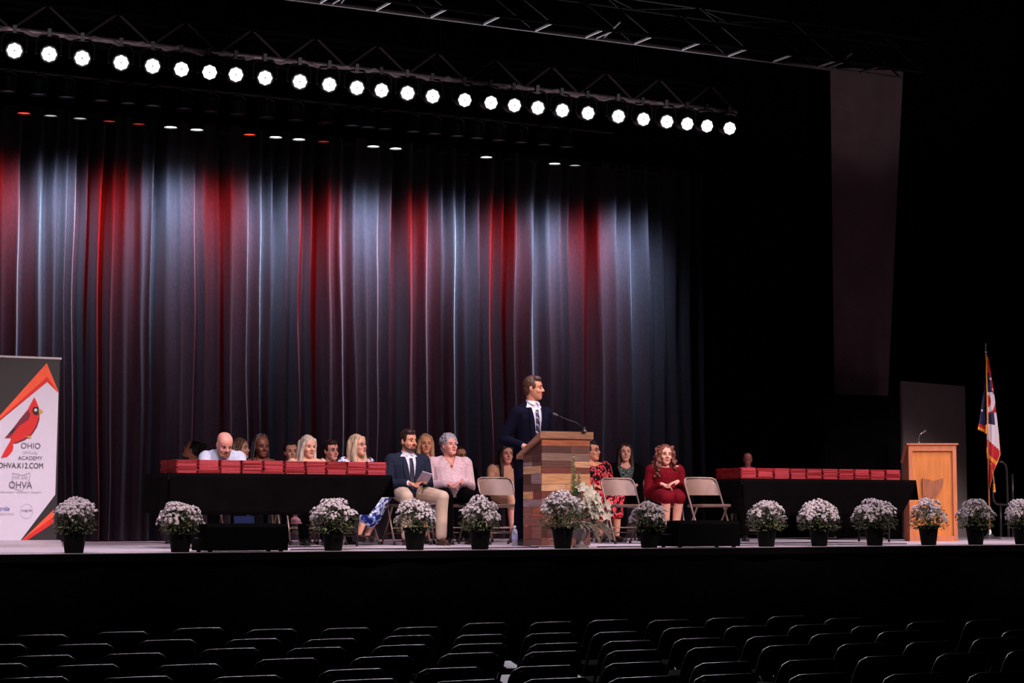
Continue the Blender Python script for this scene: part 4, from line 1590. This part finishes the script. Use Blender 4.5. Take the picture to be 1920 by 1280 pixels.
blet('OHIO', 39, 75.5, 835, b_grey, 10.5)
blet('VIRTUAL', 42, 71, 848, b_lg, 5)
blet('ACADEMY', 33.5, 79.5, 858, b_grey, 7)
blet('OHVA.K12.COM', -3.5, 80.3, 872, b_blk, 10)
blet('WE ARE', 25, 52, 894.5, b_lg, 7)
blet('OHVA', 16.5, 60, 908.5, b_grey, 13)
blet('Achievement \u2022 Education \u2022 Support', -4, 77, 922.5, b_grey, 3.4)
blet('stride', -5, 17.5, 953, b_blu, 8)
blet('LEARNING', -3, 26, 963, b_lg, 4)
blet('cognia', 39.5, 59.5, 957, b_grey, 5.5)
b = MB()
cx_ = bl(49.5, 958)
b.tube([cx_ + Vector((.065 * math.cos(a), -.006, .075 * math.sin(a))) for a in [2 * PI * k / 24 for k in range(25)]], .0012, 5)
b.build('round_seal', b_lg, bn)
b = MB()
pts = [bl(23 + 33 * u, 921 - 34 * v) + Vector((0, -.006, 0)) for u, v in OHIO]
b.tube(pts + [pts[0]], .0016, 5); b.build('state_outline', b_grey, bn)

# ------------------------------------------------------------------ chrysanthemum pots
pot_m = mat('black_plastic_pot', (5, 5, 5), .7, var=.1, spec=.12)
leaf_m = [mat('mum_leaf', (70, 84, 48), .6, var=.35, scale=30), mat('mum_leaf_light', (112, 122, 76), .6, var=.3, scale=30)]
bloom_m = mat('white_petals', (226, 216, 220), .7, var=.08, scale=40)
stem_m = mat('green_stem', (72, 84, 50), .7)


def leaf(b, p, d, ln, wd, up=(0, 0, 1)):
    d = Vector(d).normalized()
    sx = d.cross(Vector(up))
    if sx.length < 1e-4:
        sx = Vector((1, 0, 0))
    sx.normalize()
    nrm = sx.cross(d)
    p = Vector(p)
    a = [p, p + d * ln * .35 + sx * wd, p + d * ln * .7 + sx * wd * .7 - nrm * ln * .05, p + d * ln - nrm * ln * .2, p + d * ln * .7 - sx * wd * .7 - nrm * ln * .05, p + d * ln * .35 - sx * wd]
    m_ = p + d * ln * .4 - nrm * wd * .25
    v = [b.bm.verts.new(q) for q in a]
    c = b.bm.verts.new(m_)
    for i in range(6):
        b._f([v[i], v[(i + 1) % 6], c])


def bloom_cluster_mesh(seed):
    """a dense head of small daisy-like blooms"""
    rn = random.Random(seed)
    b = MB()
    for i in range(20):
        a, e = i * 2.39996 + rn.uniform(-.3, .3), math.asin(min(1, .08 + .92 * (i + .5) / 20))
        c = Vector((.046 * math.cos(e) * math.cos(a), .046 * math.cos(e) * math.sin(a), .034 * math.sin(e)))
        n_ = (c + Vector((0, 0, .03))).normalized()
        x, y, _ = basis(n_)
        for k in range(11):
            an = 2 * PI * k / 11 + rn.random()
            d = (x * math.cos(an) + y * math.sin(an) + n_ * rn.uniform(.2, .9)).normalized()
            leaf(b, c, d, rn.uniform(.011, .016), .0042, n_)
        b.ball(c + n_ * .004, .006, n=6, m=4)
    me = bpy.data.meshes.new('flower_cluster')
    b.bm.to_mesh(me); b.bm.free()
    me.materials.append(bloom_m)
    return me


clusters = [bloom_cluster_mesh(s) for s in range(4)]


def foliage_mesh(seed, w_=.24, h0=.2, h1=.44, dens=620):
    rn = random.Random(seed)
    b = MB()
    for i in range(dens):
        a = rn.uniform(0, 2 * PI)
        t = rn.random()
        z = h0 + (h1 - h0) * t
        prof = w_ * (.62 + .38 * math.sin(PI * min(1, t * .75 + .2)))
        rr = prof * math.sqrt(rn.uniform(.1, 1))
        p = Vector((rr * math.cos(a), rr * math.sin(a), z - .02 * (rr / w_)))
        d = Vector((math.cos(a), math.sin(a), rn.uniform(-.5, .6))) + Vector((rn.uniform(-.6, .6), rn.uniform(-.6, .6), 0))
        b.mi = 0 if rn.random() < .65 else 1
        leaf(b, p, d, rn.uniform(.03, .06), rn.uniform(.01, .018))
    me = bpy.data.meshes.new('foliage')
    b.bm.to_mesh(me); b.bm.free()
    for m_ in leaf_m:
        me.materials.append(m_)
    return me


fols = [foliage_mesh(s) for s in (1, 2, 3)]
stems_me = []
for s_ in range(2):
    rn = random.Random(s_)
    b = MB()
    for i in range(26):
        a = rn.uniform(0, 2 * PI); r0 = rn.uniform(0, .07); r1 = rn.uniform(.05, .2)
        b.tube([(r0 * math.cos(a), r0 * math.sin(a), .18), (r1 * .6 * math.cos(a), r1 * .6 * math.sin(a), .3), (r1 * math.cos(a), r1 * math.sin(a), .43)], .003, 5)
    me = bpy.data.meshes.new('stems'); b.bm.to_mesh(me); b.bm.free(); me.materials.append(stem_m); stems_me.append(me)
pot_b = MB(); pot_b.lathe([(.001, .004), (.078, 0), (.082, .006), (.108, .19), (.118, .192), (.12, .215), (.112, .217), (.106, .2), (.001, .195)], n=24)
pot_me = pot_b.build('pot', pot_m)
pot_data = pot_me.data
bpy.data.objects.remove(pot_me)


def mum(px, py_top, Y, seed, label, wpx, nclus=22, sparse=1.):
    rn = random.Random(seed)
    x = xat(px, Y, DECK + .1)
    t = thing('chrysanthemum_pot', label, 'potted plant', (x, Y, DECK + .001), rn.uniform(0, 6), 'potted white chrysanthemums along the stage edge')
    H_ = at(px, py_top, Y).z - DECK
    ks = H_ / .51
    dist = _f.dot(Vector((x, Y, 0)))
    kw = wpx / (FPX / dist) / .50

    def ad(nm, me, loc=(0, 0, 0), rot=(0, 0, 0), sc=(1, 1, 1)):
        o = bpy.data.objects.new(nm, me); COL.objects.link(o); o.parent = t; o.location = loc; o.rotation_euler = rot; o.scale = sc
        return o
    ad('pot', pot_data)
    ad('stems', stems_me[seed % 2], sc=(kw, kw, ks))
    ad('foliage', fols[seed % 3], sc=(kw, kw, ks))
    for k in range(nclus):
        t_ = (k + .5) / nclus
        rr = .205 * math.sqrt(t_)
        a = k * 2.39996 + rn.uniform(-.3, .3)
        z = .475 - .16 * (rr / .2) ** 2 + rn.uniform(-.025, .02)
        s_ = rn.uniform(1.25, 1.8) * (.9 + .1 * kw)
        ad('flower_cluster', clusters[rn.randrange(4)], (rr * kw * math.cos(a), rr * kw * math.sin(a), z * ks), (math.sin(a) * -rr * 3, math.cos(a) * rr * 3, rn.uniform(0, 6)), (s_, s_, s_))
    return t


PY_ = 17.42
mum(139, 936, PY_, 1, 'white chrysanthemum in black pot in front of the roll-up banner', 80)
mum(338, 943, PY_, 2, 'white chrysanthemum in black pot just left of the left stage monitor', 76)
mum(625, 938, PY_, 3, 'white chrysanthemum in black pot right of the left stage monitor', 92)
mum(778, 938, PY_, 4, 'white chrysanthemum in black pot at the knees of the bearded man', 72)
mum(900, 935, PY_, 5, 'white chrysanthemum in black pot before the empty chair left of the lectern', 76, 15)
mum(1055, 924, PY_, 6, 'white chrysanthemum in black pot in front of the plank lectern', 84, 20)
mum(1217, 942, PY_, 7, 'white chrysanthemum in black pot at the knees of the woman in dark red', 68, 18)
mum(1437, 940, PY_, 8, 'white chrysanthemum in black pot, leftmost before the right table', 74)
mum(1536, 941, PY_, 9, 'white chrysanthemum in black pot before the middle of the right table', 82)
mum(1640, 937, PY_, 10, 'white chrysanthemum in black pot just left of the pine lectern', 84)
mum(1741, 939, PY_, 11, 'white chrysanthemum in black pot in front of the pine lectern', 72, 13)
mum(1829, 938, PY_, 12, 'white chrysanthemum in black pot before the flag stand', 70)
mum(1917, 941, PY_, 13, 'white chrysanthemum in black pot cut off by the right picture edge', 62)

# tall white arrangement in an urn
cream_p = mat('cream_petals', (214, 208, 190), .7, var=.1)
pale_leaf = mat('pale_grey_leaf', (150, 146, 126), .7, var=.15)
urn_m = mat('grey_urn', (120, 112, 112), .6, var=.1)
UY = 17.8
ut = thing('flower_arrangement', 'tall arrangement of white lilies and gladioli in a grey urn before the lectern', 'flower arrangement', (xat(1088, UY, DECK + .2), UY, DECK + .001))
b = MB(); b.lathe([(.001, 0), (.085, 0), (.085, .02), (.05, .035), (.04, .07), (.075, .11), (.1, .17), (.115, .24), (.12, .25), (.105, .25), (.001, .22)], n=24); b.build('urn', urn_m, ut)
rn = random.Random(5)
b = MB()
for i in range(80):
    a = rn.uniform(0, 2 * PI); e = rn.uniform(-.5, 1.3)
    d = Vector((math.cos(a) * math.cos(e), math.sin(a) * math.cos(e), math.sin(e)))
    leaf(b, Vector((0, 0, .27)) + d * rn.uniform(.02, .1), d, rn.uniform(.12, .24), rn.uniform(.012, .03))
b.build('leaves', pale_leaf, ut)
b = MB()
for i in range(26):
    a = rn.uniform(0, 2 * PI)
    d = Vector((math.cos(a) * .4 - .25, math.sin(a) * .3, 1))
    leaf(b, Vector((-.08, 0, .36)), d, rn.uniform(.2, .34), .02)
b.build('green_leaves', leaf_m[0], ut)


def lily(p, d, sz):
    b = MB()
    d = Vector(d).normalized(); x, y, _ = basis(d)
    for k in range(6):
        an = 2 * PI * k / 6
        r_ = x * math.cos(an) + y * math.sin(an)
        leaf(b, Vector(p) + d * sz * .2, (r_ * .9 + d * .55), sz, sz * .34, d)
    b.tube([Vector(p) - d * sz * .3, Vector(p) + d * sz * .35], [sz * .06, sz * .2], 8)
    b.build('lily', cream_p, ut)


for k in range(13):
    a = rn.uniform(-.9, 2.2)
    xx = .02 + .26 * rn.random() - .04
    zz_ = .5 - (xx + .05) * 1.0 * rn.uniform(.3, 1.0) + rn.uniform(-.02, .06)
    lily((xx, -.1 - .06 * rn.random(), zz_), (rn.uniform(-.3, .9), -1, rn.uniform(-.2, .6)), rn.uniform(.07, .095))
lily((.06, -.06, .56), (.3, -1, .4), .09)
lily((-.02, -.05, .60), (-.3, -.8, .6), .08)


def spike(p0, p1, sz, m_=cream_p):
    b = MB(); p0, p1 = Vector(p0), Vector(p1)
    b.mi = 0
    b.tube([p0, (p0 + p1) / 2 + Vector((0, 0, .01)), p1], [.006, .005, .002], 6)
    b.mi = 1
    for k in range(26):
        t_ = .25 + .75 * k / 25
        c = p0.lerp(p1, t_)
        s_ = sz * (1.15 - t_ * .8)
        for j in range(5):
            a = rn.uniform(0, 2 * PI)
            leaf(b, c, Vector((math.cos(a), math.sin(a), .8)), s_, s_ * .5)
    b.build('gladiolus', [stem_m, m_], ut)


spike((-.09, -.03, .4), (-.1, -.03, .98), .06, mat('green_white_petals', (206, 206, 160), .7))
spike((-.05, -.03, .4), (-.04, -.05, .78), .06)
spike((.1, -.05, .4), (.13, -.05, .66), .055)
spike((.12, -.08, .3), (.30, -.12, .08), .07)
spike((.15, -.08, .25), (.37, -.1, .14), .05)
spike((.05, -.12, .28), (.14, -.16, .04), .06)

# ------------------------------------------------------------------ stage monitors
spk = mat('black_speaker_paint', (4, 4, 4), .85, var=.1, spec=.05)
grl = mat('speaker_grille', (3, 3, 3), .8, var=.3, scale=80, spec=.05)


def monitor(px0, px1, Y, h, label):
    x0, x1 = xat(px0, Y, DECK + .1), xat(px1, Y, DECK + .1)
    Wd = x1 - x0
    t = thing('stage_monitor', label, 'speaker', ((x0 + x1) / 2, Y, DECK + .001))
    dp = .42
    b = MB(); b.prism([(0, .012), (dp, .012), (dp, h * .62), (dp * .62, h), (.03, h), (0, h - .03)], Wd, (-Wd / 2, 0, 0), (0, 1, 0), (0, 0, 1), (1, 0, 0)); b.build('cabinet', spk, t, smooth=False)
    b = MB(); b.prism([(0, 0), (0, .006), (1, .006), (1, 0)], Wd - .06, (-Wd / 2 + .03, 0, 0), Vector((0, -dp * .36, h * .36)), Vector((0, 1, 1)), (1, 0, 0))
    b.bm.verts.ensure_lookup_table()
    for v in b.bm.verts:
        v.co += Vector((0, dp * .98, h * .635))
    b.build('grille', grl, t, smooth=False)
    for s in (-1, 1):
        b = MB(); b.tube([(s * (Wd / 2 + .002), .12, h * .5), (s * (Wd / 2 + .025), .14, h * .5), (s * (Wd / 2 + .025), .26, h * .5), (s * (Wd / 2 + .002), .28, h * .5)], .008, 6); b.build('handle', blk_metal, t)
        for q in (.05, dp - .05):
            b = MB(); b.lathe([(.02, 0), (.022, .012)], c=(s * (Wd / 2 - .05), q, 0), n=10); b.build('foot', blk_metal, t)
    b = MB(); b.box((-Wd / 2 + .012, dp * .4, h + .002), (.02, dp * .3, .004)); b.build('lit_edge', mat('painted_edge_light', (110, 104, 108), .5, var=.4), t, smooth=False)  # pale strip paints the light caught along the cabinet edge
    return t


monitor(388, 540, 17.2, .255, 'low black stage monitor at the stage edge below the left table')
monitor(1272, 1388, 17.22, .275, 'low black stage monitor at the stage edge right of the seated woman in red')


def cable(name, pts, label, r=.006):
    b = MB()
    b.tube(pts, r, 6)
    return tag(b.build(name, mat('black_rubber', (18, 16, 17), .6), angle=180), label, 'cable')


def wavy(pxa, pxb, Y, amp, n=30):
    out = []
    for i in range(n + 1):
        px = pxa + (pxb - pxa) * i / n
        yy = Y + amp * math.sin(i * .9) * .5 + amp * math.sin(i * .31)
        out.append((xat(px, yy, DECK), yy, DECK + .008))
    return out


cable('cable', wavy(545, 1010, 17.8, .05), 'black cable lying along the stage deck left of the lectern')
cable('cable', wavy(1120, 1215, 17.8, .03, 10), 'short black cable on the deck right of the flower arrangement')
cable('cable', wavy(1390, 1700, 18.0, .04), 'black cable on the deck in front of the right table')

# ------------------------------------------------------------------ water bottle
wt = thing('water_bottle', 'small clear plastic water bottle on the deck left of the lectern', 'bottle', (xat(965, 19.0, DECK), 19.0, DECK + .001))
clear = mat('clear_plastic', (220, 220, 235), .15, var=0, trans=.75)
b = MB(); b.lathe([(.001, 0), (.031, .0), (.033, .01), (.03, .05), (.033, .06), (.033, .15), (.026, .175), (.013, .19), (.013, .205)], n=16); b.build('bottle', clear, wt)
b = MB(); b.lathe([(.0338, .07), (.0338, .125)], n=16, cap=False); b.build('wrapper', mat('bottle_wrapper', (150, 150, 190), .5), wt)
b = MB(); b.lathe([(.016, .2), (.016, .22), (.001, .221)], n=12); b.build('lid', mat('white_plastic', (230, 228, 232), .5, var=0), wt)

# held and loose papers
paper = MATS['white_paper']
hb = BEARD
b = MB(); M_ = Matrix.Rotation(R(-35), 3, 'X') @ Matrix.Rotation(R(20), 3, 'Y')
b.box((0, 0, 0), (.12, .19, .01), M_)
o = b.build('folded_programme', mat('pale_programme', (176, 158, 168), .8), smooth=False)
o.location = hb.root.location + Matrix.Rotation(hb.root.rotation_euler.z, 3, 'Z') @ Vector((.05, -.39, .75)); tag(o, 'pale folded paper held in the hands of the bearded man', 'paper')
pr = PEOPLE[6]
b = MB(); b.box((0, 0, 0), (.24, .2, .005), Matrix.Rotation(R(-12), 3, 'X'))
o = b.build('programme', paper, smooth=False)
o.location = pr.root.location + Matrix.Rotation(pr.root.rotation_euler.z, 3, 'Z') @ Vector((.17, -.42, .71)); tag(o, 'white paper on the lap of the woman in red-and-black floral dress', 'paper')
b = MB(); b.box((0, 0, .16), (.22, .012, .32), Matrix.Rotation(R(-12), 3, 'X'))
o = b.build('blue_folder', mat('blue_cover', (70, 96, 160), .6), smooth=False)
o.location = (xat(459, 19.45, DECK + .2), 19.45, DECK + .01); tag(o, 'blue folder standing on the deck under the left table', 'folder')

# ------------------------------------------------------------------ flag on a stand
FY = 20.5
gold = mat('gold_fringe', (224, 142, 40), .6, var=.3, scale=80)
f_navy = mat('flag_navy', (24, 24, 66), .7, var=.1)
f_red = mat('flag_red', (176, 20, 30), .7, var=.1)
f_white = mat('flag_white', (206, 196, 206), .7, var=.05)
fx = xat(1853, FY, DECK + 1)
ff = thing('state_flag', 'red white and blue flag with gold fringe draped on a pole at far right', 'flag', (fx, FY, DECK + .001))
b = MB(); b.lathe([(.001, 0), (.15, 0), (.155, .015), (.13, .03), (.06, .05), (.03, .09), (.025, .13), (.02, .14)], n=24); b.build('base', chrome, ff)
FT = at(1851, 666, FY).z - DECK
b = MB(); b.tube([(0, 0, .1), (0, 0, 1.3), (-.0, 0, FT)], .0125, 10); b.build('pole', wood('flag_pole_oak', (150, 84, 44), .2), ff)
b = MB(); b.lathe([(.014, FT), (.018, FT + .01), (.01, FT + .03), (.022, FT + .045), (.022, FT + .06), (.008, FT + .075), (.016, FT + .1), (.001, FT + .16)], n=12); b.build('finial', chrome, ff)


def fpt(px, py, dy=0.):
    q = at(px, py, FY + dy)
    return Vector((q.x - fx, dy, q.z - DECK))


def sheet(name, rows, mats_, pick, nu=34, fold=.03, ph=0., seed=0):
    """cloth between left and right outlines given by rows (pxl, pxr, py); pick(u,v,px,py)->material index"""
    b = MB()
    nv = 100
    G = []
    for j in range(nv + 1):
        v = j / nv
        f = v * (len(rows) - 1)
        i = min(int(f), len(rows) - 2)
        q = f - i
        l_ = rows[i][0] + (rows[i + 1][0] - rows[i][0]) * q
        r_ = rows[i][1] + (rows[i + 1][1] - rows[i][1]) * q
        yl = rows[i][2] + (rows[i + 1][2] - rows[i][2]) * q
        yr = rows[i][3] + (rows[i + 1][3] - rows[i][3]) * q
        row = []
        for k in range(nu + 1):
            u = k / nu
            dy = ph - .03 + fold * math.sin(u * 7 + v * 2.2 + seed) * (.25 + v)
            row.append((fpt(l_ + (r_ - l_) * u, yl + (yr - yl) * u, dy), u, v, l_ + (r_ - l_) * u, yl + (yr - yl) * u))
        G.append([(b.bm.verts.new(p_[0]), p_) for p_ in row])
    for j in range(nv):
        for k in range(nu):
            cs = [G[j][k], G[j][k + 1], G[j + 1][k + 1], G[j + 1][k]]
            pu = [sum(c[1][q] for c in cs) / 4 for q in (1, 2, 3, 4)]
            b.mi = pick(*pu)
            b._f([c[0] for c in cs])
    o = b.build(name, mats_, ff, angle=180)
    so = o.modifiers.new('solidify', 'SOLIDIFY'); so.thickness = .003
    return o


fm = [f_navy, f_red, f_white, gold]


def pick_r(u, v, px, py):
    if v > .965 or (u > .94 and py > 822) or (u < .1 and py > 838 and py < 860):
        return 3
    if py < 700:
        return 1
    if py < 735:
        return 0 if u < .75 else 1
    if py < 774:
        return 1 if (px - 1852) ** 2 + ((py - 752) * .55) ** 2 < 36 else (2 if (px - 1853) ** 2 + ((py - 752) * .62) ** 2 < 170 else 0 if py < 745 else 1)
    if py < 796:
        return 0 if u < .75 else 2
    if py < 824 + (px - 1852) * .9:
        return 2
    if py < 850 + (px - 1852) * .9:
        return 1
    if py < 858 + (px - 1852) * .9:
        return 3
    return 1


def pick_l(u, v, px, py):
    if v > .93:
        return 3
    if v > .86:
        return 1
    return 0


sheet('flag_fly', [(1850, 1853, 669, 669), (1849, 1858, 700, 700), (1850, 1864, 735, 735), (1851, 1868, 770, 772), (1851, 1873, 810, 815), (1850, 1876, 845, 852), (1852, 1870, 872, 868), (1853, 1864, 895, 880), (1856, 1858, 915, 905)], fm, pick_r)
sheet('flag_hoist', [(1848, 1851, 672, 672), (1846, 1851, 720, 720), (1840, 1851, 755, 758), (1836, 1851, 785, 790), (1833, 1851, 805, 813)], fm, pick_l, ph=.05, seed=2)
# stars
def star(px, py, r_, dy):
    c = fpt(px, py, dy)
    b = MB()
    b.prism([((r_ if k % 2 == 0 else r_ * .42) * math.sin(PI * k / 5), (r_ if k % 2 == 0 else r_ * .42) * math.cos(PI * k / 5)) for k in range(10)], .004, c, (1, 0, 0), (0, 0, 1), (0, -1, 0))
    b.build('star', f_white, ff, smooth=False)


star(1841, 769.5, .024, -.02); star(1857, 710, .024, -.08); star(1860.5, 730, .018, -.08)
b = MB(); b.tube([fpt(1850, 668, -.04), fpt(1849.5, 700, -.06), fpt(1851, 750, -.08), fpt(1851.5, 790, -.09), fpt(1851, 800, -.09)], [.007, .008, .01, .011, .011], 8); b.build('cord', gold, ff)
for (px, py, dy) in ((1849, 800, -.09), (1864, 910, -.04)):
    b = MB(); b.lathe([(.002, .03), (.014, .02), (.012, 0), (.02, -.09), (.003, -.092)], c=fpt(px, py, dy), n=10); b.build('tassel', gold, ff)
b = MB(); b.tube([fpt(1857, 868, -.05), fpt(1862, 890, -.04), fpt(1864, 905, -.04)], .006, 6); b.build('hanging_cord', gold, ff)

# stair handrail behind the flag
hr_m = mat('dark_handrail', (62, 58, 62), .35, .5)
HY = 21.6
hx = xat(1862, HY, DECK + .5)
hr = thing('stair_handrail', 'dark tubular stair handrail standing right of the flag', 'handrail', (hx, HY, DECK + .001))


def hp(px, py, dy=0):
    q = at(px, py, HY + dy)
    return (q.x - hx, dy, q.z - DECK)


b = MB(); b.tube([hp(1863, 893), hp(1862, 930), hp(1864, 940), hp(1869, 945), hp(1880, 946), hp(1899, 946)], .016, 8); b.build('lower_rail', hr_m, hr, angle=180)
b = MB(); b.tube([hp(1873, 865.5), hp(1880, 866), hp(1886, 872), hp(1887.5, 882), hp(1889, 930), hp(1891, 990), hp(1891.5, 1006)], .016, 8); b.build('upper_rail', hr_m, hr, angle=180)
b = MB(); b.tube([hp(1898, 889), hp(1899, 930), hp(1899.5, 1006)], .016, 8); b.build('post', hr_m, hr, angle=180)
b = MB(); b.tube([hp(1876, 948), hp(1876.5, 980), hp(1877, 1006)], .014, 8); b.build('post', hr_m, hr, angle=180)

# ------------------------------------------------------------------ audience chairs
aud_pan = mat('black_chair_pan', (8, 6, 6), .85, 0., var=.1, spec=.05)
aud_tube = mat('black_chair_tube', (120, 112, 112), .3, .9, var=.1)
ac = make_folding_chair('audience_chair', aud_pan, aud_tube, .82)
ac.rotation_euler = (0, 0, PI)
z6 = lambda pts: [(x / 3, y / 3 + 1020) for x, y in pts]
z7 = lambda pts: [(640 + x / 3, y / 3 + 1020) for x, y in pts]
z8 = lambda pts: [(1280 + x / 3, y / 3 + 1020) for x, y in pts]
ROWS = [
    z6([(82, 528), (545, 510), (985, 487), (1398, 495), (1825, 488)]) + z7([(302, 483), (692, 458), (1075, 452), (1403, 440), (1745, 440)]) + z8([(152, 428), (495, 418), (812, 430), (1285, 450), (1605, 440)]),
    z6([(-180, 585), (315, 583), (800, 557), (1280, 552), (1720, 552)]) + z7([(245, 532), (655, 527), (1055, 518), (1433, 510), (1825, 485)]) + z8([(265, 475), (612, 468), (968, 475), (1820, 500)]),
    z6([(62, 650), (592, 637), (1135, 608), (1632, 603)]) + z7([(195, 588), (640, 580), (1072, 577), (1492, 563), (1895, 548)]) + z8([(372, 535), (742, 520), (1112, 505), (1655, 545)]),
    z6([(-230, 700), (295, 705), (882, 702), (1450, 668)]) + z7([(75, 655), (568, 635), (1050, 625), (1510, 618)]) + z8([(38, 600), (470, 588), (885, 578), (1270, 567), (1845, 615)]),
    z6([(-20, 778), (575, 775), (1205, 770), (1808, 730)]) + z7([(448, 722), (985, 710), (1507, 690)]) + z8([(82, 688), (568, 673), (1010, 652), (1448, 635)]),
    z7([(-60, 790), (520, 795), (1040, 783), (1520, 775)]) + z8([(85, 760), (622, 755), (1160, 755), (1640, 745)]),
]
cr = random.Random(21)
k_ = 0
for r_, row in enumerate(ROWS):
    for c_, (px, py) in enumerate(row):
        q = onz(px, py + 2, .805)
        o = ac if k_ == 0 else dup(ac)
        k_ += 1
        a = PI + R(cr.uniform(-2, 2))
        o.location = (q.x + .20, q.y + .19, 0.001)
        o.rotation_euler = (0, 0, a)
        tag(o, f"black audience chair, {ORD[c_ + 1]} from the left in the {ORD[r_ + 1]} row from the stage", 'chair', 'dark audience chairs facing the stage')
for (px, py, sx, sy, lab) in ((954, 1248, .13, .2, 'pale sheet for a seat reflection, farther of two below the lectern'), (950, 1275, .15, .2, 'pale sheet for a seat reflection, nearer of two below the lectern'), (1086, 1272, .05, .14, 'narrow pale sheet for a seat reflection at the bottom edge')):
    q = onz(px, py, .46)
    b = MB(); b.box((0, 0, 0), (sx, sy, .003), Matrix.Rotation(R(14), 3, 'X'))  # pale sheets stand in for light reflected off the seats
    o = b.build('pale_sheet', paper, smooth=False)
    o.location = (q.x, q.y, .47)
    tag(o, lab, 'paper')
print('OBJECTS', len(bpy.data.objects))
